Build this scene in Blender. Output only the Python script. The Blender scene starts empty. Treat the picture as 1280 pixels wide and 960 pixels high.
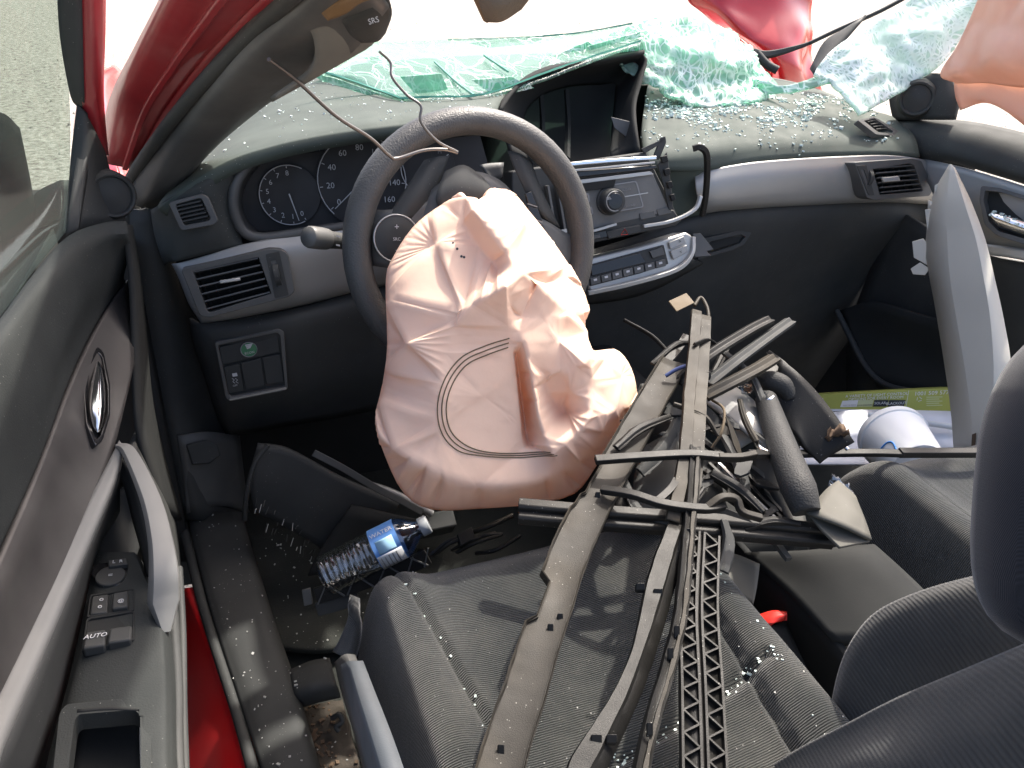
import bpy, bmesh, math, random
from mathutils import Vector as V, Matrix, noise
from mathutils.bvhtree import BVHTree
random.seed(7)
SC = bpy.context.scene
COL = SC.collection
# ------------------------------------------------------------------ camera
CAM = V((-.367, -.97, 1.093)); YAW, PIT, ROL = map(math.radians, (24.6, 31.2, 4.6)); F = 943.0
cf = V((math.sin(YAW)*math.cos(PIT), math.cos(YAW)*math.cos(PIT), -math.sin(PIT)))
_r = V((math.cos(YAW), -math.sin(YAW), 0)); _u = _r.cross(cf)
cr_ = _r*math.cos(ROL) + _u*math.sin(ROL); cu = -_r*math.sin(ROL) + _u*math.cos(ROL)
cd = bpy.data.cameras.new('camera'); co = bpy.data.objects.new('camera', cd); COL.objects.link(co)
cd.sensor_width = 36; cd.lens = 36*F/1280; cd.clip_start = .02; cd.clip_end = 500
co.matrix_world = Matrix(((cr_.x, cu.x, -cf.x, CAM.x), (cr_.y, cu.y, -cf.y, CAM.y), (cr_.z, cu.z, -cf.z, CAM.z), (0, 0, 0, 1)))
SC.camera = co
# ------------------------------------------------------------------ sky, sun, exposure
SUN_AZ, SUN_EL = math.radians(54), math.radians(55)      # to the right of straight ahead, high
w = bpy.data.worlds.new('World'); SC.world = w; w.use_nodes = True
sk = w.node_tree.nodes.new('ShaderNodeTexSky'); sk.sky_type = 'NISHITA'; sk.sun_disc = False
sk.sun_elevation = SUN_EL; sk.sun_rotation = SUN_AZ; sk.dust_density = 6.0; sk.air_density = .8; sk.ozone_density = .3
bg = w.node_tree.nodes['Background']; bg.inputs[1].default_value = .15
w.node_tree.links.new(sk.outputs[0], bg.inputs[0])
sl = bpy.data.lights.new('sun', 'SUN'); sl.energy = 2.4; sl.angle = math.radians(1.5); sl.color = (1, .95, .87)
so = bpy.data.objects.new('sun', sl); COL.objects.link(so)
SD = V((math.sin(SUN_AZ)*math.cos(SUN_EL), math.cos(SUN_AZ)*math.cos(SUN_EL), math.sin(SUN_EL)))
so.rotation_euler = SD.to_track_quat('Z', 'Y').to_euler(); so.location = (0, 0, 5)
vs_ = SC.view_settings; vs_.view_transform = 'Standard'; vs_.look = 'None'; vs_.gamma = 1; vs_.use_curve_mapping = False
vs_.exposure = 1.62

# ------------------------------------------------------------------ helpers
def P(px, py, x=None, y=None, z=None, d=None, pl=None, off=0.0):
    """the point of the car seen at a photo pixel, on the plane x / y / z = const, at depth d, or on a plane (point, normal)"""
    v = cf + cr_*((px-640)/F) + cu*((480-py)/F)
    if x is not None: s = (x-CAM.x)/v.x
    elif y is not None: s = (y-CAM.y)/v.y
    elif z is not None: s = (z-CAM.z)/v.z
    elif d is not None: s = d
    else:
        n = pl[1].normalized(); s = ((pl[0]+n*off)-CAM).dot(n)/v.dot(n)
    return CAM + v*s
def plane(a, b, c):
    n = (b-a).cross(c-a).normalized()
    if n.dot(CAM-a) < 0: n = -n
    return (a, n)
def pn(pt, n):
    return (V(pt), V(n).normalized())
def root(name, loc, label, cat, group=None):
    o = bpy.data.objects.new(name, None); COL.objects.link(o); o.location = loc; o.empty_display_size = .02
    o['label'] = label; o['category'] = cat
    if group: o['group'] = group
    return o
def tag(o, label, cat, group=None):
    o['label'] = label; o['category'] = cat
    if group: o['group'] = group
    return o
def par_(o, par):
    if par is not None:
        o.parent = par
        m = Matrix.Translation(par.location) if par.parent is None and par.type == 'EMPTY' else Matrix.Identity(4)
        if par.parent is None and par.type != 'EMPTY': m = Matrix.Translation(par.location)
        if par.parent is not None: m = Matrix.Identity(4)
        o.matrix_parent_inverse = m.inverted()
def mk(name, vs, fs, mat, par=None, smooth=True, bevel=0, sub=0, solid=0, ang=38, seg=2, soff=-1):
    assert all(max(f) < len(vs) for f in fs), name
    me = bpy.data.meshes.new(name); me.from_pydata([tuple(v) for v in vs], [], fs)
    bm = bmesh.new(); bm.from_mesh(me); bmesh.ops.recalc_face_normals(bm, faces=bm.faces); bm.to_mesh(me); bm.free()
    if smooth:
        me.polygons.foreach_set('use_smooth', [True]*len(me.polygons))
        if ang < 179: me.set_sharp_from_angle(angle=math.radians(ang))
    if not isinstance(mat, (list, tuple)): mat = [mat]
    for m_ in mat: me.materials.append(m_)
    o = bpy.data.objects.new(name, me); COL.objects.link(o); par_(o, par)
    if solid: s = o.modifiers.new('s', 'SOLIDIFY'); s.thickness = solid; s.offset = soff; s.use_even_offset = False
    if bevel: b = o.modifiers.new('b', 'BEVEL'); b.width = bevel; b.segments = seg; b.limit_method = 'ANGLE'; b.angle_limit = math.radians(35)
    if sub: s = o.modifiers.new('u', 'SUBSURF'); s.levels = sub; s.render_levels = sub
    return o
def cr(pts, n):
    """Catmull-Rom through the points, n steps per span"""
    if len(pts) < 3 or n < 2:
        if len(pts) == 2 and n > 1: return [pts[0].lerp(pts[1], i/n) for i in range(n+1)]
        return list(pts)
    q = [pts[0]*2-pts[1]] + list(pts) + [pts[-1]*2-pts[-2]]; out = []
    for i in range(1, len(q)-2):
        a, b, c, e = q[i-1:i+3]
        for k in range(n):
            t = k/n; out.append(.5*((2*b)+(c-a)*t+(2*a-5*b+4*c-e)*t*t+(3*b-a-3*c+e)*t**3))
    out.append(q[-2]); return out
def gridfaces(R, C, flip=False, wrap=False):
    f = []
    for i in range(R-1):
        for j in range(C if wrap else C-1):
            k = (j+1) % C; f.append((i*C+j, i*C+k, (i+1)*C+k, (i+1)*C+j))
    return f
def dense(rows, nu, nv):
    rows = [cr(r, nu) for r in rows]
    cols = [cr([r[j] for r in rows], nv) for j in range(len(rows[0]))]
    return [[c[i] for c in cols] for i in range(len(cols[0]))]
def sheet(name, rows, mat, par=None, nu=5, nv=5, solid=.004, fn=None, ang=60, **k):
    g = dense(rows, nu, nv)
    if fn: g = [[fn(p) for p in r] for r in g]
    # thickness goes away from the camera
    a = g[0][0]; n = (g[0][-1]-a).cross(g[-1][0]-a)
    o = mk(name, [p for r in g for p in r], gridfaces(len(g), len(g[0])), mat, par, ang=ang, **k)
    me = o.data; c = sum((p.center for p in me.polygons), V())/len(me.polygons); nn = sum((p.normal for p in me.polygons), V())
    if nn.dot(CAM-c) < 0: me.flip_normals()
    if solid: s = o.modifiers.new('s', 'SOLIDIFY'); s.thickness = solid; s.offset = -1
    return o
def plate(name, pts, th, mat, par=None, bevel=.0008, n=None, **k):
    """a closed prism: outline pts, thickness th away from the camera"""
    if n is None:
        n = V()
        for i in range(len(pts)):
            a, b = pts[i], pts[(i+1) % len(pts)]; n += a.cross(b)
        n.normalize()
        if n.dot(CAM-pts[0]) < 0: n = -n
    N = len(pts); vs = list(pts) + [p-n*th for p in pts]
    fs = [tuple(range(N)), tuple(range(2*N-1, N-1, -1))] + [(i, (i+1) % N, N+(i+1) % N, N+i) for i in range(N)]
    return mk(name, vs, fs, mat, par, bevel=bevel, ang=30, **k)
def pxplate(name, px, pl, th, mat, par=None, off=0, bevel=.0008, round_=0, **k):
    pts = [P(a, b, pl=pl, off=off) for a, b in px]
    if round_: pts = rnd(pts, round_)
    return plate(name, pts, th, mat, par, bevel=bevel, n=pl[1], **k)
def rnd(pts, r, n=4):
    out = []
    N = len(pts)
    for i in range(N):
        a, b, c = pts[i-1], pts[i], pts[(i+1) % N]
        u, v = a-b, c-b; q = min(r, u.length*.45, v.length*.45)
        s, e = b+u.normalized()*q, b+v.normalized()*q
        for k in range(n+1):
            t = k/n; out.append(s*(1-t)**2+b*2*t*(1-t)+e*t*t)
    return out
def frame(name, outer, inner, pl, th, mat, par=None, off=0, round_=.004, bevel=.0012, n=4):
    o = rnd([P(a, b, pl=pl, off=off) for a, b in outer], round_, n); i = rnd([P(a, b, pl=pl, off=off) for a, b in inner], round_*.7, n)
    N = len(o); nn = pl[1]
    if len(i) != N:      # inner outline has another count: follow the outer one round by angle
        c = sum(i, V())/len(i); e1 = nn.orthogonal().normalized(); e2 = nn.cross(e1); K = []
        q2 = [((p-c).dot(e1), (p-c).dot(e2)) for p in i]
        for p in o:
            dx, dy = (p-c).dot(e1), (p-c).dot(e2); best = .5
            for k in range(len(q2)):
                (ax, ay), (bx, by) = q2[k], q2[(k+1) % len(q2)]; ex, ey = bx-ax, by-ay; det = dx*ey-dy*ex
                if abs(det) < 1e-12: continue
                t = (ax*ey-ay*ex)/det; s = (ax*dy-ay*dx)/det
                if t > 0 and -1e-6 <= s <= 1+1e-6: best = t; break
            K.append(c+(e1*dx+e2*dy)*best)
        i = K
    vs = o + i + [p-nn*th for p in i] + [p-nn*th for p in o]; fs = []
    for a in range(4):
        for k in range(N):
            l = (k+1) % N; b = (a+1) % 4; fs.append((a*N+k, a*N+l, b*N+l, b*N+k))
    return mk(name, vs, fs, mat, par, bevel=bevel, ang=35)
def circ(r, n=10, rx=1, ry=1):
    return [(r*rx*math.cos(2*math.pi*i/n), r*ry*math.sin(2*math.pi*i/n)) for i in range(n)]
def sweep(name, path, prof, mat, par=None, up=None, n=4, rad=None, close=False, openprof=False, solid=0, ang=40, bevel=0, twist=0, rough=0):
    """a profile carried along a path; rad scales it along the way"""
    pts = cr(list(path), n); N = len(pts)
    if rad is None: rad = [1]*len(path)
    R = []
    for i in range(N):
        t = i/max(1, N-1)*(len(rad)-1); k = min(int(t), len(rad)-2) if len(rad) > 1 else 0
        R.append(rad[k]+(rad[min(k+1, len(rad)-1)]-rad[k])*(t-k))
    vs = []; side = None
    for i in range(N):
        t = (pts[(i+1) % N if close else min(i+1, N-1)]-pts[(i-1) if close or i else 0]).normalized()
        if up is not None: s = t.cross(up).normalized()
        else:
            if side is None:
                s = t.cross(V((0, 0, 1)) if abs(t.z) < .9 else V((1, 0, 0))).normalized()
            else: s = (side-t*side.dot(t)).normalized()
        side = s; b = s.cross(t)
        if twist:
            a = twist*i/N; s, b = s*math.cos(a)+b*math.sin(a), b*math.cos(a)-s*math.sin(a)
        for (x, y) in prof:
            j = 1+(noise.noise(pts[i]*60+V((x, y, 0))*300)*rough if rough else 0)
            vs.append(pts[i]+s*x*R[i]*j+b*y*R[i]*j)
    M = len(prof)
    fs = gridfaces(N, M, wrap=not openprof)
    if close:
        for j in range(M if not openprof else M-1):
            k = (j+1) % M; fs.append(((N-1)*M+j, (N-1)*M+k, k, j))
    elif not openprof: fs += [tuple(range(M)), tuple(range((N-1)*M, N*M))]
    return mk(name, vs, fs, mat, par, solid=solid, soff=0, ang=ang, bevel=bevel)
def tube(name, path, r, mat, par=None, n=6, seg=8, rad=None, close=False):
    return sweep(name, path, circ(r, seg), mat, par, n=n, rad=rad, close=close, ang=80)
def box(name, c, ax, ay, az, mat, par=None, bevel=.002, seg=2):
    vs = [c+ax*i+ay*j+az*k for i in (-1, 1) for j in (-1, 1) for k in (-1, 1)]
    fs = [(0, 1, 3, 2), (4, 5, 7, 6), (0, 1, 5, 4), (2, 3, 7, 6), (0, 2, 6, 4), (1, 3, 7, 5)]
    return mk(name, vs, fs, mat, par, bevel=bevel, seg=seg, ang=30)
def disc(name, c, n, r, th, mat, par=None, seg=28, bevel=.0008, prof=None):
    """a turned piece: prof = [(radius, height)...] along n"""
    n = n.normalized(); a = n.orthogonal().normalized(); b = n.cross(a)
    prof = prof or [(r, -th), (r, 0)]
    vs = [c+(a*math.cos(2*math.pi*k/seg)+b*math.sin(2*math.pi*k/seg))*q+n*h for q, h in prof for k in range(seg)]
    fs = gridfaces(len(prof), seg, wrap=True)+[tuple(range(seg)), tuple(range((len(prof)-1)*seg, len(prof)*seg))]
    return mk(name, vs, fs, mat, par, bevel=bevel, ang=35)
def text(name, s, c, xa, ya, size, mat, par=None, th=.0002, shear=0, align='CENTER'):
    cu_ = bpy.data.curves.new(name, 'FONT'); cu_.body = s; cu_.size = 1; cu_.align_x = align; cu_.align_y = 'CENTER'; cu_.shear = shear
    cu_.resolution_u = 2; cu_.extrude = th/size
    t = bpy.data.objects.new(name, cu_); COL.objects.link(t)
    me = bpy.data.meshes.new_from_object(t); bpy.data.objects.remove(t)
    xa = xa.normalized(); ya = (ya-xa*ya.dot(xa)).normalized(); za = xa.cross(ya)
    for v in me.vertices: v.co = c+xa*v.co.x*size+ya*v.co.y*size+za*(v.co.z*size+th)
    me.materials.clear(); me.materials.append(mat)
    o = bpy.data.objects.new(name, me); COL.objects.link(o); par_(o, par); return o
def pxtext(name, s, px, pl, size, mat, par, off=.0006, xpx=(10, 0), **k):
    c = P(px[0], px[1], pl=pl, off=off); xa = P(px[0]+xpx[0], px[1]+xpx[1], pl=pl, off=off)-c
    return text(name, s, c, xa, pl[1].cross(xa), size, mat, par, **k)

def proj(p):
    q = p-CAM; d = q.dot(cf); return (640+F*q.dot(cr_)/d, 480-F*q.dot(cu)/d)
def inside(x, y, poly):
    c = False
    for i in range(len(poly)):
        (ax, ay), (bx, by) = poly[i-1], poly[i]
        if (ay > y) != (by > y) and x < (bx-ax)*(y-ay)/(by-ay)+ax: c = not c
    return c
def cut(o, poly):
    """open a hole in a panel where a recess sits"""
    bm = bmesh.new(); bm.from_mesh(o.data)
    bmesh.ops.delete(bm, geom=[f for f in bm.faces if inside(*proj(f.calc_center_median()), poly)], context='FACES')
    bm.to_mesh(o.data); bm.free()

# ------------------------------------------------------------------ materials
def mat_(name):
    m = bpy.data.materials.new(name); m.use_nodes = True; nt = m.node_tree
    return m, nt, nt.nodes['Principled BSDF'], nt.nodes, nt.links
def rgba(c): return (c[0], c[1], c[2], 1)
def plastic(name, col, rough=.5, grain=900, bump=.12, dust=.25, dustcol=(.35, .34, .31), metal=0, coat=0, spec=.5, mottling=.25, speck=0):
    m, nt, b, N, L = mat_(name)
    tc = N.new('ShaderNodeTexCoord')
    n1 = N.new('ShaderNodeTexNoise'); n1.inputs['Scale'].default_value = 9; n1.inputs['Detail'].default_value = 6; L.new(tc.outputs['Object'], n1.inputs['Vector'])
    mr = N.new('ShaderNodeMapRange'); mr.inputs[1].default_value = .4; mr.inputs[2].default_value = .8; mr.inputs[3].default_value = 0; mr.inputs[4].default_value = dust; L.new(n1.outputs[0], mr.inputs[0])
    mx = N.new('ShaderNodeMix'); mx.data_type = 'RGBA'; mx.inputs[6].default_value = rgba(col); mx.inputs[7].default_value = rgba(dustcol); L.new(mr.outputs[0], mx.inputs[0])
    out = mx.outputs[2]
    if speck:
        vo = N.new('ShaderNodeTexVoronoi'); vo.inputs['Scale'].default_value = 170; L.new(tc.outputs['Object'], vo.inputs['Vector'])
        m2 = N.new('ShaderNodeMapRange'); m2.inputs[1].default_value = .10; m2.inputs[2].default_value = .06; m2.inputs[3].default_value = 0; m2.inputs[4].default_value = 1; L.new(vo.outputs['Distance'], m2.inputs[0])
        n3 = N.new('ShaderNodeTexNoise'); n3.inputs['Scale'].default_value = 14; L.new(tc.outputs['Object'], n3.inputs['Vector'])
        m3 = N.new('ShaderNodeMapRange'); m3.inputs[1].default_value = .48; m3.inputs[2].default_value = .62; m3.inputs[4].default_value = speck; L.new(n3.outputs[0], m3.inputs[0])
        mu = N.new('ShaderNodeMath'); mu.operation = 'MULTIPLY'; L.new(m2.outputs[0], mu.inputs[0]); L.new(m3.outputs[0], mu.inputs[1])
        x2 = N.new('ShaderNodeMix'); x2.data_type = 'RGBA'; x2.inputs[7].default_value = (.45, .44, .40, 1); L.new(mu.outputs[0], x2.inputs[0]); L.new(out, x2.inputs[6]); out = x2.outputs[2]
    L.new(out, b.inputs['Base Color'])
    n4 = N.new('ShaderNodeTexNoise'); n4.inputs['Scale'].default_value = 30; L.new(tc.outputs['Object'], n4.inputs['Vector'])
    r = N.new('ShaderNodeMapRange'); r.inputs[3].default_value = max(.03, rough-mottling*.4); r.inputs[4].default_value = min(1, rough+mottling*.6); L.new(n4.outputs[0], r.inputs[0]); L.new(r.outputs[0], b.inputs['Roughness'])
    b.inputs['Metallic'].default_value = metal; b.inputs['Specular IOR Level'].default_value = spec; b.inputs['Coat Weight'].default_value = coat; b.inputs['Coat Roughness'].default_value = .08
    if bump:
        n2 = N.new('ShaderNodeTexNoise'); n2.inputs['Scale'].default_value = grain; n2.inputs['Detail'].default_value = 2; L.new(tc.outputs['Object'], n2.inputs['Vector'])
        bu = N.new('ShaderNodeBump'); bu.inputs['Strength'].default_value = bump; bu.inputs['Distance'].default_value = .001; L.new(n2.outputs[0], bu.inputs['Height']); L.new(bu.outputs[0], b.inputs['Normal'])
    return m
def fabric(name, col, direc, scale=210, rib=.55, dust=.3, specks=.35):
    """seat cloth: fine ribs across the seat, woven grain, pale dust"""
    m, nt, b, N, L = mat_(name)
    tc = N.new('ShaderNodeTexCoord')
    mp = N.new('ShaderNodeMapping'); mp.inputs['Rotation'].default_value = direc; L.new(tc.outputs['Object'], mp.inputs['Vector'])
    wv = N.new('ShaderNodeTexWave'); wv.inputs['Scale'].default_value = scale/6.283; wv.inputs['Distortion'].default_value = 1.2; wv.inputs['Detail'].default_value = 2; wv.inputs['Detail Scale'].default_value = 1.2; L.new(mp.outputs[0], wv.inputs['Vector'])
    n2 = N.new('ShaderNodeTexNoise'); n2.inputs['Scale'].default_value = 1500; L.new(tc.outputs['Object'], n2.inputs['Vector'])
    ad = N.new('ShaderNodeMath'); ad.operation = 'MULTIPLY_ADD'; ad.inputs[1].default_value = .8; L.new(n2.outputs[0], ad.inputs[0]); L.new(wv.outputs['Fac'], ad.inputs[2])
    bu = N.new('ShaderNodeBump'); bu.inputs['Strength'].default_value = rib; bu.inputs['Distance'].default_value = .0012; L.new(ad.outputs[0], bu.inputs['Height']); L.new(bu.outputs[0], b.inputs['Normal'])
    n1 = N.new('ShaderNodeTexNoise'); n1.inputs['Scale'].default_value = 11; n1.inputs['Detail'].default_value = 8; n1.inputs['Roughness'].default_value = .65; L.new(tc.outputs['Object'], n1.inputs['Vector'])
    mr = N.new('ShaderNodeMapRange'); mr.inputs[1].default_value = .45; mr.inputs[2].default_value = .8; mr.inputs[4].default_value = dust; L.new(n1.outputs[0], mr.inputs[0])
    dk = N.new('ShaderNodeMix'); dk.data_type = 'RGBA'; dk.inputs[6].default_value = rgba([c*.8 for c in col]); dk.inputs[7].default_value = rgba([c*1.2 for c in col]); L.new(wv.outputs['Fac'], dk.inputs[0])
    mx = N.new('ShaderNodeMix'); mx.data_type = 'RGBA'; mx.inputs[7].default_value = (.22, .21, .18, 1); L.new(dk.outputs[2], mx.inputs[6]); L.new(mr.outputs[0], mx.inputs[0])
    vo = N.new('ShaderNodeTexVoronoi'); vo.inputs['Scale'].default_value = 120; L.new(tc.outputs['Object'], vo.inputs['Vector'])
    m2 = N.new('ShaderNodeMapRange'); m2.inputs[1].default_value = .085; m2.inputs[2].default_value = .05; m2.inputs[4].default_value = specks; L.new(vo.outputs['Distance'], m2.inputs[0])
    x2 = N.new('ShaderNodeMix'); x2.data_type = 'RGBA'; x2.inputs[7].default_value = (.4, .39, .35, 1); L.new(m2.outputs[0], x2.inputs[0]); L.new(mx.outputs[2], x2.inputs[6])
    L.new(x2.outputs[2], b.inputs['Base Color'])
    b.inputs['Roughness'].default_value = .95; b.inputs['Specular IOR Level'].default_value = .2; b.inputs['Sheen Weight'].default_value = .25; b.inputs['Sheen Roughness'].default_value = .4
    return m
def simple(name, col, rough=.5, metal=0, **k):
    m, nt, b, N, L = mat_(name); b.inputs['Base Color'].default_value = rgba(col); b.inputs['Roughness'].default_value = rough; b.inputs['Metallic'].default_value = metal
    for a, v in k.items(): b.inputs[a.replace('_', ' ')].default_value = v
    return m
def paint(name, col):
    m = plastic(name, col, .35, bump=0, dust=.10, dustcol=(.45, .35, .33), coat=.8, mottling=.15); return m
def cloth(name, col, tl=.3):
    m, nt, b, N, L = mat_(name)
    tc = N.new('ShaderNodeTexCoord')
    n1 = N.new('ShaderNodeTexNoise'); n1.inputs['Scale'].default_value = 18; n1.inputs['Detail'].default_value = 5; L.new(tc.outputs['Object'], n1.inputs['Vector'])
    mx = N.new('ShaderNodeMix'); mx.data_type = 'RGBA'; mx.inputs[6].default_value = rgba(col); mx.inputs[7].default_value = rgba([col[0]*.93, col[1]*.86, col[2]*.82]); L.new(n1.outputs[0], mx.inputs[0])
    L.new(mx.outputs[2], b.inputs['Base Color']); b.inputs['Roughness'].default_value = .75; b.inputs['Specular IOR Level'].default_value = .25
    n2 = N.new('ShaderNodeTexNoise'); n2.inputs['Scale'].default_value = 45; n2.inputs['Detail'].default_value = 8; L.new(tc.outputs['Object'], n2.inputs['Vector'])
    bu = N.new('ShaderNodeBump'); bu.inputs['Strength'].default_value = .16; bu.inputs['Distance'].default_value = .004; L.new(n2.outputs[0], bu.inputs['Height']); L.new(bu.outputs[0], b.inputs['Normal'])
    t = N.new('ShaderNodeBsdfTranslucent'); t.inputs[0].default_value = (col[0], col[1]*.80, col[2]*.70, 1)
    ms = N.new('ShaderNodeMixShader'); ms.inputs[0].default_value = tl; L.new(b.outputs[0], ms.inputs[1]); L.new(t.outputs[0], ms.inputs[2]); L.new(ms.outputs[0], N['Material Output'].inputs[0])
    return m
def cracked(name, tint, scale, crack=.5, trans=.6, lines=.03):
    """laminated glass: tinted clear sheet with a web of white cracks"""
    m, nt, b, N, L = mat_(name)
    tc = N.new('ShaderNodeTexCoord')
    nz = N.new('ShaderNodeTexNoise'); nz.inputs['Scale'].default_value = 12; L.new(tc.outputs['Object'], nz.inputs['Vector'])
    va = N.new('ShaderNodeVectorMath'); va.operation = 'MULTIPLY_ADD'; va.inputs[1].default_value = (.06, .06, .06); L.new(nz.outputs['Color'], va.inputs[0]); L.new(tc.outputs['Object'], va.inputs[2])
    masks = []
    for s, wd, ro in ((scale, lines, .5), (scale*2.3, lines*1.6, -.7), (scale*1.3, lines, 1.9)):
        mp = N.new('ShaderNodeMapping'); mp.inputs['Rotation'].default_value = (ro, ro*.7, ro*1.3); mp.inputs['Scale'].default_value = (1, .28, .7); L.new(va.outputs[0], mp.inputs['Vector'])
        vo = N.new('ShaderNodeTexVoronoi'); vo.feature = 'DISTANCE_TO_EDGE'; vo.inputs['Scale'].default_value = s; L.new(mp.outputs[0], vo.inputs['Vector'])
        r = N.new('ShaderNodeMapRange'); r.inputs[1].default_value = wd; r.inputs[2].default_value = wd*.25; r.inputs[4].default_value = 1; L.new(vo.outputs['Distance'], r.inputs[0]); masks.append(r.outputs[0])
    mx0 = N.new('ShaderNodeMath'); mx0.operation = 'MAXIMUM'; L.new(masks[0], mx0.inputs[0]); L.new(masks[2], mx0.inputs[1])
    mx = N.new('ShaderNodeMath'); mx.operation = 'MAXIMUM'; L.new(mx0.outputs[0], mx.inputs[0]); L.new(masks[1], mx.inputs[1])
    n5 = N.new('ShaderNodeTexNoise'); n5.inputs['Scale'].default_value = 16; n5.inputs['Detail'].default_value = 3; L.new(tc.outputs['Object'], n5.inputs['Vector'])
    r5 = N.new('ShaderNodeMapRange'); r5.inputs[1].default_value = .35; r5.inputs[2].default_value = .65; r5.inputs[3].default_value = .12; r5.inputs[4].default_value = 1; L.new(n5.outputs[0], r5.inputs[0])
    mu = N.new('ShaderNodeMath'); mu.operation = 'MULTIPLY'; L.new(mx.outputs[0], mu.inputs[0]); L.new(r5.outputs[0], mu.inputs[1])
    mu2 = N.new('ShaderNodeMath'); mu2.operation = 'MULTIPLY'; mu2.inputs[1].default_value = crack; L.new(mu.outputs[0], mu2.inputs[0])
    tr = N.new('ShaderNodeBsdfTransparent'); tr.inputs[0].default_value = rgba(tint)
    gl = N.new('ShaderNodeBsdfGlossy'); gl.inputs['Roughness'].default_value = .06
    df = N.new('ShaderNodeBsdfDiffuse'); df.inputs[0].default_value = rgba([min(1, t*.75) for t in tint])
    m0 = N.new('ShaderNodeMixShader'); m0.inputs[0].default_value = .09; L.new(tr.outputs[0], m0.inputs[1]); L.new(gl.outputs[0], m0.inputs[2])
    m1 = N.new('ShaderNodeMixShader'); m1.inputs[0].default_value = 1-trans; L.new(m0.outputs[0], m1.inputs[1]); L.new(df.outputs[0], m1.inputs[2])
    b.inputs['Base Color'].default_value = (.86, .93, .89, 1); b.inputs['Roughness'].default_value = .35
    m2 = N.new('ShaderNodeMixShader'); L.new(mu2.outputs[0], m2.inputs[0]); L.new(m1.outputs[0], m2.inputs[1]); L.new(b.outputs[0], m2.inputs[2])
    L.new(m2.outputs[0], N['Material Output'].inputs[0])
    return m
def clear(name, tint, refl=.08, rough=.03, k=.35, haze=0):
    m, nt, b, N, L = mat_(name)
    tr = N.new('ShaderNodeBsdfTransparent'); tr.inputs[0].default_value = rgba(tint)
    gl = N.new('ShaderNodeBsdfGlossy'); gl.inputs['Roughness'].default_value = rough
    fr = N.new('ShaderNodeLayerWeight'); fr.inputs[0].default_value = .25
    ad = N.new('ShaderNodeMath'); ad.operation = 'MULTIPLY_ADD'; ad.inputs[1].default_value = k; ad.inputs[2].default_value = refl; L.new(fr.outputs['Fresnel'], ad.inputs[0])
    ms = N.new('ShaderNodeMixShader'); L.new(ad.outputs[0], ms.inputs[0]); L.new(tr.outputs[0], ms.inputs[1]); L.new(gl.outputs[0], ms.inputs[2]); L.new(ms.outputs[0], N['Material Output'].inputs[0])
    if haze:      # a film of dust on the glass
        b.inputs['Base Color'].default_value = (.6, .6, .57, 1); b.inputs['Roughness'].default_value = .9; b.inputs['Specular IOR Level'].default_value = 0
        m2 = N.new('ShaderNodeMixShader'); m2.inputs[0].default_value = haze; L.new(ms.outputs[0], m2.inputs[1]); L.new(b.outputs[0], m2.inputs[2]); L.new(m2.outputs[0], N['Material Output'].inputs[0])
    return m

M = {}
M['black'] = plastic('black trim plastic', (.036, .0375, .0365), .65, dust=.18, dustcol=(.12, .12, .11), speck=.5, spec=.35)
M['dash'] = plastic('soft dash skin', (.036, .039, .037), .7, grain=700, bump=.2, dust=.22, dustcol=(.13, .14, .125), speck=.5, spec=.3)
M['dashtop'] = plastic('dusty dash top with green glass light', (.046, .060, .051), .78, grain=700, bump=.25, dust=.4, dustcol=(.115, .14, .118), speck=.9)  # dust, plus sunlight and green light off the glass put into the colour
M['dark'] = plastic('dark recess plastic', (.026, .027, .0265), .85, dust=.15, dustcol=(.07, .07, .065), spec=.12)
M['grey'] = plastic('dark grey plastic', (.062, .063, .062), .5, dust=.15)
M['midgrey'] = plastic('mid grey pillar plastic', (.52, .49, .42), .65, dust=.12, speck=.3)
M['silver'] = plastic('silver painted trim', (.30, .30, .29), .45, bump=.05, dust=.25, dustcol=(.25, .24, .22), metal=.45, speck=.45)
M['chrome'] = simple('bright chrome', (.8, .8, .8), .12, 1)
M['satin'] = plastic('satin silver', (.42, .42, .405), .42, bump=.03, dust=.2, metal=.55)
M['doorsilver'] = plastic('satin door silver', (.17, .17, .162), .55, bump=.03, dust=.2, metal=.1, spec=.3)
M['brown'] = plastic('brown metallic door trim', (.052, .048, .046), .48, bump=.05, dust=.2, metal=.3)
M['gloss'] = simple('gloss black', (.012, .012, .013), .12, 0)
M['red'] = paint('red body paint', (.48, .006, .009))
M['redmuted'] = plastic('red body paint muted as by sky reflection', (.27, .014, .020), .42, bump=0, dust=.25, dustcol=(.30, .16, .15), coat=.4, mottling=.2)  # same red as the body, shade and sky reflection mixed into its colour
M['doorpad'] = plastic('charcoal door skin', (.024, .0265, .0255), .75, grain=600, bump=.3, dust=.25, dustcol=(.075, .08, .075), speck=.4, spec=.25)
M['seat'] = fabric('charcoal seat cloth ribbed across', (.029, .031, .029), (0, 0, math.radians(90)), 800, rib=1.0, dust=.2)
M['seatside'] = fabric('charcoal seat cloth plain', (.034, .035, .035), (0, 0, math.radians(70)), 700, rib=.3)
M['back'] = fabric('charcoal backrest cloth', (.040, .041, .041), (0, math.radians(35), math.radians(8)), 520, rib=.5, dust=.12, specks=.1)
M['navy'] = fabric('dark headrest cloth', (.012, .014, .020), (0, 0, 0), 3500, rib=.15, dust=.03, specks=0)
M['bag'] = cloth('salmon airbag nylon', (.85, .645, .505), .20)
M['curt'] = cloth('salmon curtain airbag nylon', (.86, .62, .50), .18)
M['thread'] = simple('dark seam thread', (.12, .09, .05), .8)
M['rim'] = plastic('grained steering wheel plastic', (.048, .047, .045), .48, grain=420, bump=.9, dust=.12, mottling=.1)
M['strip'] = plastic('dusty black trim strip', (.018, .016, .013), .55, dust=.6, dustcol=(.068, .056, .038), bump=.3, speck=.6, spec=.22)
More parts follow.
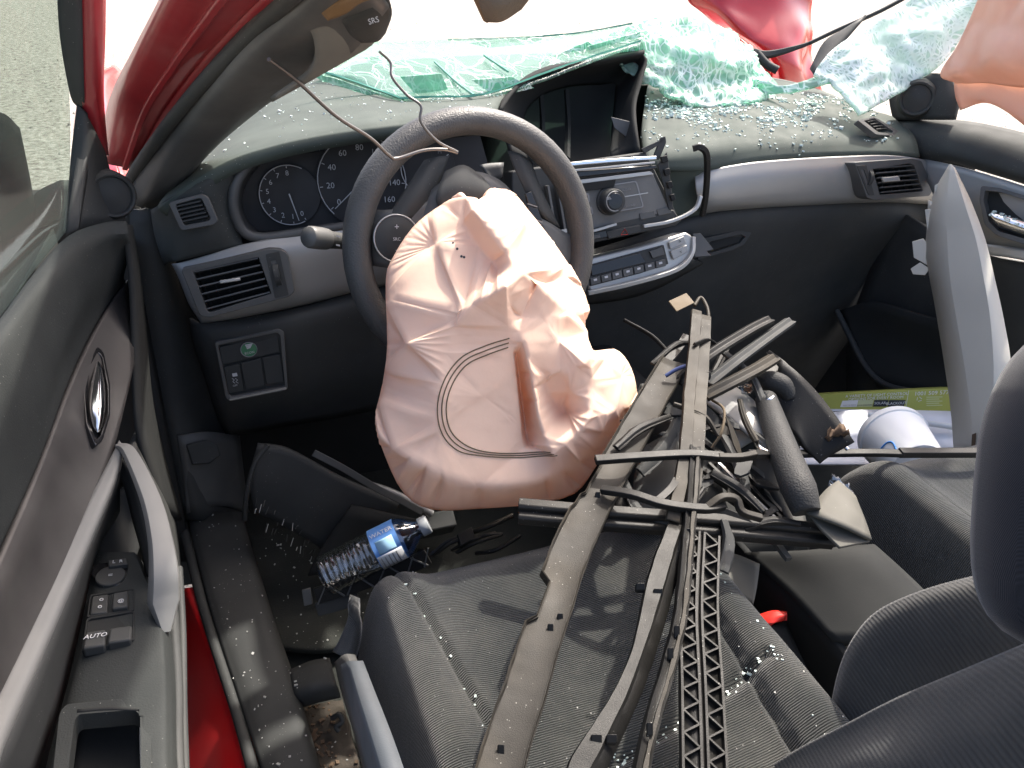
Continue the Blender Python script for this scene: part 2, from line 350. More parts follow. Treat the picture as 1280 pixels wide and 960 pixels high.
M['strip2'] = plastic('black scuffed strip', (.012, .0118, .011), .45, dust=.25, dustcol=(.04, .036, .03), bump=.35, speck=.7, spec=.22)
M['mat'] = plastic('floor mat', (.014, .016, .013), .95, grain=300, bump=.8, dust=.2, dustcol=(.06, .06, .05), speck=.4)
M['white'] = plastic('white plastic', (.74, .75, .74), .55, dust=.15, dustcol=(.5, .48, .42), bump=.05)
M['paper'] = plastic('white card', (.78, .79, .82), .7, dust=.05, bump=.05)
M['lime'] = plastic('lime printed card', (.46, .48, .10), .55, bump=.02, dust=.1)
M['limepale'] = simple('pale lime print', (.62, .66, .36), .6)
M['dialface'] = plastic('matt brown black dial', (.016, .014, .014), .55, bump=0, dust=.05)
M['ink'] = simple('white print', (.8, .8, .78), .6)
M['inkb'] = simple('black print', (.03, .035, .04), .6)
M['inkg'] = simple('grey print', (.35, .35, .33), .6)
M['dial'] = simple('pale grey dial print', (.5, .5, .5), .6)
M['dialdim'] = simple('dim grey dial print', (.22, .22, .22), .6)
M['blue'] = simple('blue marker', (.05, .25, .62), .6)
M['green'] = simple('green button', (.02, .16, .07), .4)
M['redp'] = plastic('red buckle button', (.75, .03, .02), .35, bump=0, dust=.05)
M['leaf'] = plastic('dry brown leaf', (.09, .055, .032), .9, dust=.35, dustcol=(.2, .15, .1), grain=250, bump=1)
M['tan'] = plastic('tan cardboard tag', (.10, .072, .038), .8, dust=.15)
M['foam'] = plastic('brown foam', (.16, .09, .035), .9, dust=.2, grain=300, bump=.5)
M['liner'] = plastic('grey beige headliner', (.13, .125, .11), .9, dust=.2)
M['scrape'] = plastic('scraped bright edge', (.10, .096, .085), .5, dust=.3, spec=.3)
M['putty'] = plastic('pale putty plastic', (.085, .082, .070), .65, dust=.35, dustcol=(.16, .15, .125), speck=.5, spec=.25)
M['grip'] = plastic('grained black grip', (.022, .0225, .0225), .6, grain=420, bump=.9, dust=.12, dustcol=(.1, .1, .09), spec=.3)
M['pet2'] = plastic('milky cap', (.42, .44, .45), .5, dust=.1, bump=0)
M['radio'] = plastic('dull grey radio fascia', (.105, .105, .10), .55, dust=.25, bump=.1)
M['mesh'] = plastic('brown mesh cloth', (.10, .075, .05), .9, dust=.2, grain=500, bump=1)
M['glassg'] = cracked('green cracked windshield glass', (.44, .76, .62), 26, .8, .66, .05)
M['glassw'] = cracked('white crazed windshield glass', (.68, .86, .78), 42, 1.0, .55, .10)
M['glassc'] = cracked('clear broken windshield glass', (.66, .86, .77), 9, .6, .86, .012)
M['edge'] = simple('green glass edge', (.10, .36, .26), .15, 0, Transmission_Weight=.3)
M['crumb'] = simple('glass crumb', (.74, .86, .80), .15, 0, Transmission_Weight=.25, IOR=1.45)
M['pane'] = clear('door window glass', (.64, .70, .67), .02, .02, .08, .03)
M['pet'] = clear('clear bottle plastic', (.86, .90, .92), .16, .10, .6)
M['wire'] = simple('bare grey wire', (.16, .15, .14), .35, .7)
M['dirt'] = plastic('dirt and grit', (.035, .028, .02), .95, dust=.4, dustcol=(.12, .10, .08), grain=200, bump=1)
M['ground'] = None
def ground_mat():
    m, nt, b, N, L = mat_('pale gravel yard')
    tc = N.new('ShaderNodeTexCoord')
    n1 = N.new('ShaderNodeTexNoise'); n1.inputs['Scale'].default_value = 26; n1.inputs['Detail'].default_value = 12; n1.inputs['Roughness'].default_value = .7; L.new(tc.outputs['Object'], n1.inputs['Vector'])
    r = N.new('ShaderNodeValToRGB'); r.color_ramp.elements[0].position = .32; r.color_ramp.elements[0].color = (.12, .10, .08, 1); r.color_ramp.elements[1].position = .6; r.color_ramp.elements[1].color = (.42, .39, .345, 1); L.new(n1.outputs[0], r.inputs[0]); L.new(r.outputs[0], b.inputs['Base Color'])
    b.inputs['Roughness'].default_value = .95
    bu = N.new('ShaderNodeBump'); bu.inputs['Strength'].default_value = .6; bu.inputs['Distance'].default_value = .03; L.new(n1.outputs[0], bu.inputs['Height']); L.new(bu.outputs[0], b.inputs['Normal'])
    return m
M['ground'] = ground_mat()
# ================================================================== GROUND
def build_ground():
    n = 40; vs = []; S = 120
    for i in range(n+1):
        for j in range(n+1):
            a = (i/n*2-1); b = (j/n*2-1); vs.append((a*abs(a)*S, b*abs(b)*S+3, -.30))
    o = mk('ground', vs, gridfaces(n+1, n+1), M['ground']); o['kind'] = 'structure'
    # loose stones in view beyond the windscreen and the door window
    vs = []; fs = []
    for k in range(1500):
        r = random.random()
        if r < .4: x, y = random.uniform(-2.6, -.9), random.uniform(1.2, 8)
        else: x, y = random.uniform(.5, 9), random.uniform(3.5, 14)
        s = random.uniform(.004, .018); c = V((x, y, -.30)); i0 = len(vs)
        for d in ((1, 0, 0), (0, 1, 0), (-1, 0, 0), (0, -1, 0), (0, 0, .8), (0, 0, -.2)):
            vs.append(c+V(d)*s*random.uniform(.6, 1.2))
        for a in range(4):
            fs += [(i0+a, i0+(a+1) % 4, i0+4), (i0+(a+1) % 4, i0+a, i0+5)]
    st = mk('loose_stones', vs, fs, M['ground'], ang=20); st['kind'] = 'stuff'; st['label'] = 'small pale stones strewn over the gravel yard outside'; st['category'] = 'gravel'
build_ground()

# ================================================================== CAR BODY
body = root('car_body', (-.45, .2, 0), 'red car body shell with bent windscreen pillar and black door sill', 'car body')
# floor pan, firewall and tunnel: dark carpet under everything
mk('floor', [(-.46, -1.3, .0), (1.14, -1.3, .0), (1.14, .62, .0), (-.46, .62, .0)], [(0, 1, 2, 3)], M['mat'], body, smooth=False, solid=.02)
sheet('firewall', [[V((-.42, .45, 0)), V((.3, .45, 0)), V((1.16, .45, 0))], [V((-.42, .66, .2)), V((.3, .66, .2)), V((1.16, .66, .2))], [V((-.38, .78, .66)), V((.3, .80, .72)), V((1.2, .78, .70))]], M['dark'], body, 2, 3, .01)
# cowl in front of the windscreen
sheet('cowl', [[V((-.30, .72, .69)), V((.3, .80, .73)), V((1.2, .72, .71))], [V((-.30, .95, .66)), V((.3, 1.02, .70)), V((1.2, .95, .70))]], M['black'], body, 4, 3, .02)
# red windscreen pillar, three painted steps, runs from the door hinge up over the camera's left
def pil(px, py, y): return P(px, py, y=y)
A = [(136, 205, .33), (150, 128, .22), (178, 70, .08), (207, 14, -.08), (228, -28, -.2), (256, -75, -.32)]
B = [(166, 212, .33), (200, 150, .22), (243, 92, .08), (292, 38, -.08), (335, -4, -.2), (385, -48, -.32)]
C = [(160, 225, .34), (205, 160, .22), (252, 98, .08), (305, 38, -.08), (352, -6, -.2), (400, -50, -.32)]
r0 = [pil(a, b, y+.03) for a, b, y in A]; 
r1 = [pil(a+9, b+3, y) for a, b, y in A]; r2 = [pil(*p) for p in B]
sheet('windscreen_pillar', [[pil(a-14, b-4, y+.05) for a, b, y in A], [pil(a-2, b, y-.005) for a, b, y in A], [pil((a[0]+b[0])/2, (a[1]+b[1])/2, a[2]-.012) for a, b in zip(A, B)], [pil(a, b, y+.004) for a, b, y in B]], M['redmuted'], body, 5, 4, .012)
sweep('pillar_flange', [pil((a[0]+b[0])/2+5, (a[1]+b[1])/2+2, a[2]-.016) for a, b in zip(A, B)], [(-.004, -.004), (.004, -.004), (.004, .005), (-.004, .005)], M['redmuted'], body, up=V((0, 1, .3)), n=5, bevel=.0015)
sheet('pillar_flange', [[pil(a-2, b, y-.006) for a, b, y in B], [pil((a[0]+b[0])/2+5, (a[1]+b[1])/2+6, a[2]-.016) for a, b in zip(B, [(188, 228), (240, 160), (288, 95), (345, 35), (395, -10), (440, -50)])], [pil(a, b, y-.004) for (a, b), (_, _, y) in zip([(176, 226), (215, 172), (262, 108), (320, 42), (368, -4), (415, -48)], B)]], M['redmuted'], body, 5, 4, .01)
# door weather seal along the pillar
tube('weather_seal', [pil(*p) for p in [(163, 300, .30), (158, 250, .30), (165, 222, .29), (200, 170, .18), (250, 108, .05), (312, 42, -.10), (362, -4, -.22), (410, -50, -.34)]], .009, M['black'], body, 6, 8)
# grey pillar cover inside, wide and soft-edged
T1 = [(172, 258, .285), (214, 188, .17), (262, 125, .04), (318, 62, -.11), (372, 14, -.22), (430, -40, -.34)]
T2 = [(200, 262, .30), (252, 200, .20), (304, 142, .07), (355, 80, -.08), (405, 36, -.19), (462, -20, -.30)]
T3 = [(214, 250, .36), (262, 192, .26), (322, 140, .12), (388, 94, -.04), (440, 66, -.15), (486, 10, -.26)]
def mid3(a, b, t, dy): return pil(a[0]+(b[0]-a[0])*t, a[1]+(b[1]-a[1])*t, a[2]+(b[2]-a[2])*t+dy)
sheet('pillar_cover', [[pil(a-16, b-12, y+.03) for a, b, y in T1], [pil(*p) for p in T1], [mid3(a, b, .5, -.012) for a, b in zip(T1, T2)], [pil(*p) for p in T2], [pil(*p) for p in T3]], M['grey'], body, 5, 4, .006)
# black door opening trim beside the dash, kick panel
sheet('opening_trim', [[P(152, 262, y=.30), P(160, 340, y=.29), P(172, 450, y=.27), P(205, 560, y=.24), P(232, 650, y=.20)],
                       [P(178, 262, y=.285), P(190, 340, y=.275), P(205, 450, y=.255), P(228, 560, y=.225), P(250, 650, y=.19)],
                       [P(196, 258, y=.30), P(214, 340, y=.295), P(236, 450, y=.28), P(255, 560, y=.25), P(275, 650, y=.21)],
                       [P(210, 300, y=.40), P(240, 380, y=.40), P(280, 470, y=.38), P(300, 560, y=.33), P(310, 640, y=.27)]], M['black'], body, 4, 4, .006)
sheet('kick_panel', [[P(222, 545, y=.225), P(262, 540, y=.24), P(300, 545, y=.30)], [P(230, 600, y=.21), P(268, 598, y=.225), P(306, 600, y=.29)], [P(234, 642, y=.195), P(272, 632, y=.215), P(312, 640, y=.27)]], M['grey'], body, 4, 4, .004)
pxplate('fuse_cover', [(232, 556), (258, 550), (272, 556), (276, 570), (262, 580), (240, 582)], pn(P(250, 565, y=.215), (0, -1, .35)), .006, M['black'], body, bevel=.003)
# sill: black scuff plate and its inner rail, floor edge
def sl_(px, py, z): return P(px, py, z=z)
sheet('sill_plate', [[sl_(232, 640, .115), sl_(262, 760, .115), sl_(300, 880, .115), sl_(335, 985, .115)], [sl_(246, 640, .125), sl_(280, 758, .125), sl_(322, 878, .125), sl_(358, 985, .125)],
                     [sl_(290, 640, .125), sl_(325, 755, .125), sl_(360, 860, .125), sl_(398, 985, .125)], [sl_(302, 640, .10), sl_(337, 755, .10), sl_(372, 860, .10), sl_(408, 985, .10)]], M['black'], body, 5, 4, .02)
tube('sill_seal', [sl_(228, 655, .11), sl_(256, 765, .11), sl_(296, 890, .11), sl_(322, 985, .11)], .008, M['black'], body, 6, 8)
sheet('sill_side', [[sl_(232, 735, .105), sl_(252, 780, .105), sl_(290, 890, .105), sl_(318, 990, .105)], [P(215, 738, z=.06), P(230, 785, z=.06), P(255, 890, z=.06), P(270, 990, z=.06)], [P(190, 745, z=-.03), P(195, 800, z=-.03), P(210, 900, z=-.03), P(215, 990, z=-.03)]], M['red'], body, 5, 4, .02)
box('hinge_pillar', V((-.60, .44, .22)), V((.15, 0, 0)), V((0, .05, 0)), V((0, 0, .44)), M['dark'], body, .01)
box('front_kick', V((-.475, .30, .34)), V((.012, 0, 0)), V((0, .12, 0)), V((0, 0, .30)), M['dark'], body, .01)
box('far_side', V((1.20, .52, .32)), V((.02, 0, 0)), V((0, .36, 0)), V((0, 0, .44)), M['dark'], body, .01)  # plain dark body side, added to keep the sun off the glovebox
# left wing seen past the pillar, with the wheel arch far side hidden
wing = root('front_wing', (-.6, 1.4, .3), 'pale sunlit red front wing seen left of the pillar', 'car wing')
sheet('wing_panel', [[V((-.50, .75, .60)), V((-.54, 1.1, .64)), V((-.56, 1.5, .66)), V((-.54, 1.95, .62))], [V((-.56, .75, .52)), V((-.61, 1.1, .56)), V((-.63, 1.5, .57)), V((-.60, 2.0, .5))], [V((-.57, .75, .25)), V((-.63, 1.1, .30)), V((-.65, 1.5, .30)), V((-.62, 2.0, .22))]], M['red'], wing, 6, 5, .004)
sheet('inner_edge', [[V((-.495, .75, .596)), V((-.535, 1.1, .636)), V((-.555, 1.5, .656)), V((-.535, 1.95, .616))], [V((-.46, .75, .54)), V((-.48, 1.1, .58)), V((-.50, 1.5, .60)), V((-.49, 1.95, .56))]], M['red'], wing, 6, 4, .004)

wing2 = root('front_wing', (1.3, 1.4, .3), 'red front wing under the crumpled hood on the far side', 'car wing')
sheet('wing_panel', [[V((1.16, .80, .62)), V((1.24, 1.1, .68)), V((1.28, 1.5, .70)), V((1.26, 1.95, .62))], [V((1.34, .80, .60)), V((1.46, 1.1, .66)), V((1.50, 1.5, .67)), V((1.46, 2.0, .58))], [V((1.38, .80, .25)), V((1.52, 1.1, .30)), V((1.56, 1.5, .30)), V((1.52, 2.0, .22))], [V((1.36, .80, -.1)), V((1.50, 1.1, -.1)), V((1.54, 1.5, -.1)), V((1.50, 2.0, -.1))]], M['red'], wing2, 6, 5, .004)
sheet('inner_edge', [[V((1.165, .80, .615)), V((1.235, 1.1, .675)), V((1.275, 1.5, .695)), V((1.255, 1.95, .615))], [V((1.10, .80, .50)), V((1.16, 1.1, .52)), V((1.20, 1.5, .55)), V((1.19, 1.95, .48))], [V((1.08, .80, .1)), V((1.14, 1.1, .1)), V((1.18, 1.5, .1)), V((1.17, 1.95, .1))]], M['red'], wing2, 6, 4, .004)

# ================================================================== CRUMPLED HOOD
def hood():
    h = root('hood', (1.3, 1.3, .6), 'crumpled red hood panel torn up beyond the windscreen', 'car hood')
    pts = [[(845, -60, 1.62), (900, -60, 1.60), (960, -55, 1.58), (1012, -50, 1.56)],
           [(858, -5, 1.62), (905, 5, 1.52), (965, 0, 1.50), (1013, -5, 1.55)],
           [(885, 20, 1.60), (925, 35, 1.46), (975, 40, 1.44), (1014, 35, 1.52)],
           [(935, 62, 1.56), (950, 66, 1.44), (985, 72, 1.42), (1012, 70, 1.50)],
           [(962, 95, 1.50), (975, 98, 1.42), (1000, 100, 1.42), (1016, 98, 1.48)],
           [(975, 130, 1.55), (990, 132, 1.50), (1012, 134, 1.50), (1030, 132, 1.54)]]
    rows = [[P(a, b, y=y-.35) for a, b, y in r] for r in pts]
    def fn(p):
        q = p*7; return p+V((0, -1, .6))*(.035*noise.noise(q)+.05*abs(noise.noise(q*.6+V((3, 1, 0)))))
    sheet('skin', rows, M['red'], h, 9, 9, .004, fn=fn)
    tube('hem', [rows[i][0]+V((0, 0, .004)) for i in range(6)], .006, M['red'], h, 6, 8)
hood()

# ================================================================== DASHBOARD
dash = root('dashboard', (.36, .25, .55), 'black dashboard with silver trim, dusty top and torn out screen', 'dashboard')
FL = pn(P(293, 355, y=.172), (-.10, -1, .22))       # left vent face
def Y(l): return [P(a, b, y=y) for a, b, y in l]
# left top pad over the instruments: brow, crown, run back to the glass
top_left = sheet('top_pad', [Y([(198, 262, .205), (235, 232, .20), (285, 202, .20), (340, 184, .20), (400, 171, .20), (480, 160, .20), (560, 152, .21), (622, 144, .25)]),
      Y([(200, 252, .225), (238, 222, .225), (288, 192, .23), (342, 173, .235), (402, 159, .24), (482, 146, .24), (562, 140, .25), (624, 128, .30)]),
      Y([(225, 222, .30), (258, 195, .32), (305, 166, .34), (358, 146, .36), (415, 132, .38), (490, 122, .40), (565, 115, .42), (642, 106, .42)]),
      Y([(262, 180, .42), (295, 158, .45), (335, 135, .48), (380, 116, .52), (435, 103, .56), (500, 97, .60), (570, 92, .62), (660, 88, .56)]),
      Y([(330, 125, .60), (350, 112, .63), (380, 100, .68), (415, 88, .72), (460, 78, .76), (515, 74, .80), (580, 70, .82), (690, 66, .78)])], M['dashtop'], dash, 4, 4, .02)
# vent block at the far left
sheet('end_block', [Y([(188, 262, .25), (196, 258, .22), (214, 246, .205), (255, 225, .20), (292, 212, .205)]),
                    Y([(192, 290, .25), (200, 282, .22), (222, 270, .20), (262, 258, .196), (290, 250, .215)]),
                    Y([(200, 318, .25), (208, 312, .215), (228, 304, .195), (270, 296, .19), (300, 290, .21)]),
                    Y([(206, 332, .26), (214, 328, .23), (224, 326, .20), (265, 316, .195), (304, 306, .20)])], M['dash'], dash, 4, 4, .01)
SV = pn(P(243, 265, y=.188), (-.12, -1, .28))
sv = frame('demister_vent', [(210, 253), (252, 242), (260, 246), (273, 276), (268, 281), (226, 289)], [(219, 256), (249, 248), (252, 249), (263, 273), (260, 276), (230, 282)], SV, .012, M['grey'], dash, .006, .006)
pxplate('back', [(217, 254), (252, 246), (266, 276), (228, 284)], SV, .002, M['dark'], sv, -.012)
for i in range(5):
    t = (i+.6)/5.4; a = (219+11*t, 256+25*t); b = (250+12*t, 249+25*t)
    sweep('slat', [P(a[0], a[1], pl=SV, off=.001), P(b[0], b[1], pl=SV, off=.001)], [(-.001, -.007), (.001, -.007), (.001, .004), (-.001, .004)], M['black'], sv, up=V((0, -1, .5)), n=1)
box('dash_light_block', V((.35, .46, .32)), V((.80, 0, 0)), V((0, .06, 0)), V((0, 0, .33)), M['dark'], dash, .01)  # unseen box added to stop light leaking in behind the dash
# silver fascia under the instruments
fascia = sheet('silver_fascia', [Y([(214, 330, .23), (222, 329, .205), (262, 318, .195), (305, 305, .195), (365, 294, .20), (435, 284, .20), (520, 272, .20), (600, 262, .21)]),
                        Y([(222, 345, .22), (230, 344, .195), (270, 334, .183), (320, 322, .180), (370, 314, .182), (440, 305, .185), (520, 294, .19), (600, 284, .20)]),
                        Y([(236, 380, .22), (242, 378, .19), (285, 368, .178), (330, 358, .176), (380, 348, .178), (445, 336, .182), (520, 326, .185), (600, 316, .20)]),
                        Y([(250, 402, .23), (254, 400, .20), (290, 394, .185), (340, 384, .182), (390, 373, .183), (450, 358, .185), (520, 345, .19), (600, 335, .20)]),
                        Y([(252, 406, .25), (258, 405, .22), (292, 400, .21), (342, 391, .21), (392, 380, .21), (452, 365, .21), (520, 352, .21), (600, 342, .22)])], M['silver'], dash, 14, 9, .004)
cut(fascia, [(236, 334), (326, 316), (344, 372), (257, 395)])
# left big vent
def vent(outer, inner, pl, slats, name, dial, tab, nm):
    v = frame(name, outer, inner, pl, .03, M['grey'], dash, .008, .005)
    q = inner
    cx = sum(a for a, b in q)/4; cy = sum(b for a, b in q)/4
    pxplate('back', [(cx+(a-cx)*1.1, cy+(b-cy)*1.1) for a, b in q], pl, .002, M['dark'], v, -.028)
    for i in range(slats):
        t = (i+.45)/slats
        a = (q[0][0]+(q[3][0]-q[0][0])*t, q[0][1]+(q[3][1]-q[0][1])*t); b = (q[1][0]+(q[2][0]-q[1][0])*t, q[1][1]+(q[2][1]-q[1][1])*t)
        sweep('slat', [P(a[0]+1, a[1], pl=pl, off=.003), P(b[0]-1, b[1], pl=pl, off=.003)], [(-.0011, -.016), (.0011, -.016), (.0011, .003), (-.0011, .003)], M['grey'], v, up=V((0, -1, .55)), n=1)
    for i in range(6):
        t = (i+.5)/6
        a = (q[0][0]+(q[1][0]-q[0][0])*t, q[0][1]+(q[1][1]-q[0][1])*t); b = (q[3][0]+(q[2][0]-q[3][0])*t, q[3][1]+(q[2][1]-q[3][1])*t)
        sweep('fin', [P(a[0], a[1]+2, pl=pl, off=-.014), P(b[0], b[1]-2, pl=pl, off=-.014)], [(-.0008, -.008), (.0008, -.008), (.0008, .004), (-.0008, .004)], M['dark'], v, up=V((0, -1, .2)), n=1)
    pxplate('vane_tab', tab, pl, .006, M['satin'], v, .012, bevel=.0015)
    frame('dial_slot', dial[0], dial[1], pl, .006, M['black'], v, .0095, .002, .0005)
    c = [sum(p[i] for p in dial[1])/4 for i in (0, 1)]
    ax = (P(dial[1][0][0], dial[1][0][1], pl=pl)-P(dial[1][3][0], dial[1][3][1], pl=pl))
    wx = P(dial[1][1][0], dial[1][1][1], pl=pl)-P(dial[1][0][0], dial[1][0][1], pl=pl)
    cc = P(c[0], c[1], pl=pl, off=-.004)
    disc('thumb_wheel', cc+wx*.5, wx, ax.length*.5, wx.length, M['black'], v, 24, 0)
    return v
vent([(226, 337), (336, 311), (352, 312), (360, 318), (369, 364), (362, 371), (262, 397), (250, 395)], [(240, 336), (322, 319), (340, 370), (260, 391)], FL, 6, 'air_vent',
     ([(332, 318), (349, 314), (361, 369), (344, 373)], [(338, 326), (345, 325), (354, 357), (347, 359)]), [(274, 351), (300, 347), (301, 351), (275, 355)], 'l')
# instrument hood and binnacle
CP = pn(P(362, 245, y=.285), (-.12, -1, .30))
cl = root('instrument_cluster', P(400, 240, y=.29), 'black instrument cluster with rev counter and speed dial left of wheel', 'gauges')
pxplate('dial_face', [(300, 200), (600, 168), (625, 260), (430, 292), (320, 306), (288, 290)], CP, .006, M['dialface'], cl, -.012)
def gauge(cx, cy, rpx, a0, a1, marks, needle, tsz, dim):
    c = P(cx, cy, pl=CP); ex = (P(cx+10, cy, pl=CP)-c).normalized(); 
    ex = (V((1, 0, 0))-CP[1]*CP[1].x).normalized(); ey = CP[1].cross(ex)
    r = (P(cx-rpx, cy, pl=CP)-c).length
    def at(a, q, o=.0): return c+(ex*math.sin(a)+ey*math.cos(a))*r*q+CP[1]*o
    disc('dial', c-CP[1]*.004, CP[1], r*1.04, .004, M['dialface'], cl, 40, .0005)
    tube('dial_ring', [at(math.radians(a0+(a1-a0)*i/30), 1, .0005) for i in range(31)], .0009, M['dial'], cl, 1, 5)
    for s, a in marks:
        a = math.radians(a)
        sweep('tick', [at(a, .97, .001), at(a, .90, .001)], [(-.0006, -.0002), (.0006, -.0002), (.0006, .0002), (-.0006, .0002)], M['dial'], cl, up=CP[1], n=1)
        if s: text('numeral', s, at(a, .73, .001), ex, ey, tsz, M['dial'] if not dim else M['dialdim'], cl)
    a = math.radians(needle); sweep('needle', [at(a, -.05, .004), at(a, .9, .004)], [(-.0009, -.0004), (.0009, -.0004), (.0009, .0004), (-.0009, .0004)], M['dial'], cl, up=CP[1], n=1, rad=[1.2, .6])
gauge(362, 244, 38, -205, 30, [(str(8-k), 0-k*26+0) for k in range(9)], 166, .0115, False)
gauge(453, 226, 56, -135, 135, [(str(20*k), -128+k*32) for k in range(9)], -131, .0135, False)
gauge(535, 210, 34, -200, 30, [('H', 40), ('C', 140), ('F', -40), ('E', -140)], 60, .010, True)
sweep('binnacle_bezel', Y([(350, 182, .235), (318, 198, .225), (298, 222, .215), (291, 250, .21), (296, 275, .208), (308, 292, .206), (330, 297, .205), (370, 292, .205), (432, 283, .205), (520, 270, .205), (600, 258, .21)]), circ(.008, 8), M['grey'], dash, n=6, ang=80)
sheet('binnacle_wall', [Y([(345, 180, .24), (316, 196, .228), (296, 222, .218), (290, 250, .213), (295, 276, .212), (309, 294, .21), (332, 299, .208), (432, 286, .208), (600, 262, .21)]), Y([(352, 192, .29), (326, 206, .29), (309, 228, .29), (303, 252, .29), (308, 272, .29), (318, 284, .29), (336, 288, .29), (432, 275, .29), (600, 250, .29)])], M['grey'], dash, 4, 3, .004)
# knee panel below the fascia, its switch bay
sheet('knee_panel', [Y([(236, 398, .27), (250, 404, .215), (292, 398, .20), (345, 389, .198), (395, 378, .198), (455, 362, .20), (530, 350, .20), (620, 340, .21)]),
                     Y([(240, 425, .26), (256, 424, .20), (300, 415, .180), (350, 406, .175), (400, 396, .176), (460, 383, .18), (530, 372, .185), (620, 362, .20)]),
                     Y([(255, 470, .27), (268, 468, .21), (308, 462, .188), (355, 452, .183), (405, 443, .184), (465, 430, .19), (530, 420, .195), (620, 410, .21)]),
                     Y([(268, 512, .29), (280, 510, .23), (318, 505, .205), (360, 496, .20), (410, 487, .20), (470, 475, .20), (540, 465, .21), (620, 455, .22)]),
                     Y([(280, 545, .33), (292, 543, .27), (325, 540, .25), (365, 532, .25), (415, 524, .25), (475, 512, .25), (540, 500, .25), (620, 495, .26)])], M['black'], dash, 4, 4, .006)
SB = pn(P(315, 455, y=.176), (-.10, -1, .12))
bay = frame('switch_bay', [(268, 428), (348, 411), (355, 415), (360, 486), (355, 489), (288, 502), (282, 498)], [(273, 432), (346, 416), (350, 419), (356, 482), (353, 484), (290, 496), (286, 493)], SB, .014, M['grey'], dash, .006, .004)
pxplate('bay_back', [(271, 430), (349, 414), (358, 486), (286, 499)], SB, .004, M['black'], bay, -.004)
pxplate('upper_blank', [(274, 434), (346, 418), (350, 440), (278, 456)], SB, .005, M['black'], bay, .002, bevel=.001)
pxplate('traction_switch', [(280, 459), (299, 455), (305, 488), (286, 492)], SB, .005, M['black'], bay, .003, bevel=.001)
pxplate('blank_switch', [(301, 454), (326, 448), (331, 482), (307, 487)], SB, .005, M['black'], bay, .0025, bevel=.001)
pxplate('blank_switch', [(328, 447), (350, 443), (355, 477), (333, 481)], SB, .005, M['black'], bay, .0025, bevel=.001)
ce = P(311, 437, pl=SB, off=.004)
disc('eco_button', ce, SB[1], .0125, .006, M['green'], bay, 28)
tube('eco_ring', [ce+(V((1, 0, 0))*math.cos(a)+SB[1].cross(V((1, 0, 0)))*math.sin(a))*.0125 for a in [i*math.pi/12 for i in range(24)]], .0009, M['dialdim'], bay, 2, 5, close=True)
pxtext('eco_print', 'ECON', (312, 441), SB, .0055, M['dial'], bay, .0055, (10, -2))
for k in range(3): pxplate('eco_print', [(306+k, 431+k*2), (316-k, 429+k*2), (315-k, 431+k*2), (307+k, 432.5+k*2)], SB, .0004, M['dial'], bay, .0055, 0)
pxplate('car_icon', [(290, 467), (296, 466), (297, 470), (291, 471)], SB, .0004, M['dial'], bay, .0042, 0)
for dx in (0, 4): sweep('skid_icon', [P(290+dx, 473, pl=SB, off=.0042), P(293+dx, 475, pl=SB, off=.0042), P(291+dx, 477, pl=SB, off=.0042), P(294+dx, 479, pl=SB, off=.0042)], [(-.0004, -.0002), (.0004, -.0002), (.0004, .0002), (-.0004, .0002)], M['dial'], bay, up=SB[1], n=2)
pxtext('off_print', 'OFF', (294, 482), SB, .0045, M['dial'], bay, .0042, (10, -2))
sweep('bay_lip', [P(287, 499, pl=SB, off=.008), P(358, 485, pl=SB, off=.008)], [(-.0012, -.003), (.0012, -.003), (.0012, .003), (-.0012, .003)], M['silver'], bay, up=SB[1], n=1)

# passenger side top pad
top_right = sheet('top_pad', [Y([(812, 212, .235), (842, 213, .225), (890, 212, .22), (940, 202, .215), (1000, 196, .21), (1060, 193, .20), (1110, 192, .19), (1150, 196, .18)]),
      Y([(806, 195, .25), (838, 190, .245), (885, 183, .245), (940, 176, .245), (1000, 172, .24), (1060, 172, .23), (1110, 174, .215), (1146, 178, .20)]),
      Y([(803, 160, .33), (835, 155, .34), (880, 150, .345), (940, 146, .34), (1000, 145, .335), (1055, 150, .30), (1100, 158, .26), (1140, 166, .23)]),
      Y([(806, 128, .45), (836, 122, .46), (880, 118, .47), (940, 116, .46), (995, 120, .44), (1045, 130, .38), (1085, 145, .31), (1128, 156, .26)]),
      Y([(812, 96, .60), (845, 94, .62), (890, 92, .64), (945, 94, .62), (1000, 104, .56), (1040, 118, .46), (1072, 132, .37), (1115, 145, .30)])], M['dashtop'], dash, 4, 4, .02)
sheet('pad_cheek', [Y([(804, 198, .255), (840, 206, .238), (884, 212, .226)]), Y([(830, 236, .25), (855, 238, .24), (884, 240, .228)]), Y([(842, 272, .245), (862, 272, .24), (884, 270, .232)])], M['dashtop'], dash, 5, 5, .006)
# silver band on the passenger side, dark underside
RV = pn(P(1118, 222, y=.168), (.02, -1, .25))
band = sheet('silver_band', [Y([(868, 218, .235), (892, 211, .222), (940, 203, .212), (1000, 198, .205), (1060, 195, .198), (1110, 194, .188), (1152, 199, .178), (1162, 208, .182)]),
                      Y([(870, 236, .215), (895, 230, .205), (945, 223, .196), (1002, 218, .19), (1062, 214, .184), (1112, 213, .18), (1158, 217, .172), (1168, 222, .18)]),
                      Y([(874, 256, .212), (898, 252, .20), (948, 247, .192), (1004, 243, .188), (1064, 240, .184), (1114, 240, .18), (1162, 243, .175), (1172, 244, .185)]),
                      Y([(878, 266, .225), (902, 262, .215), (950, 258, .206), (1006, 255, .20), (1066, 252, .195), (1116, 251, .19), (1164, 254, .188), (1172, 256, .20)]), Y([(880, 268, .26), (904, 265, .25), (952, 261, .245), (1008, 258, .24), (1068, 255, .235), (1118, 254, .23), (1166, 257, .23), (1172, 259, .23)])], M['silver'], dash, 14, 9, .004)
cut(band, [(1087, 206), (1145, 202), (1157, 241), (1098, 246)])
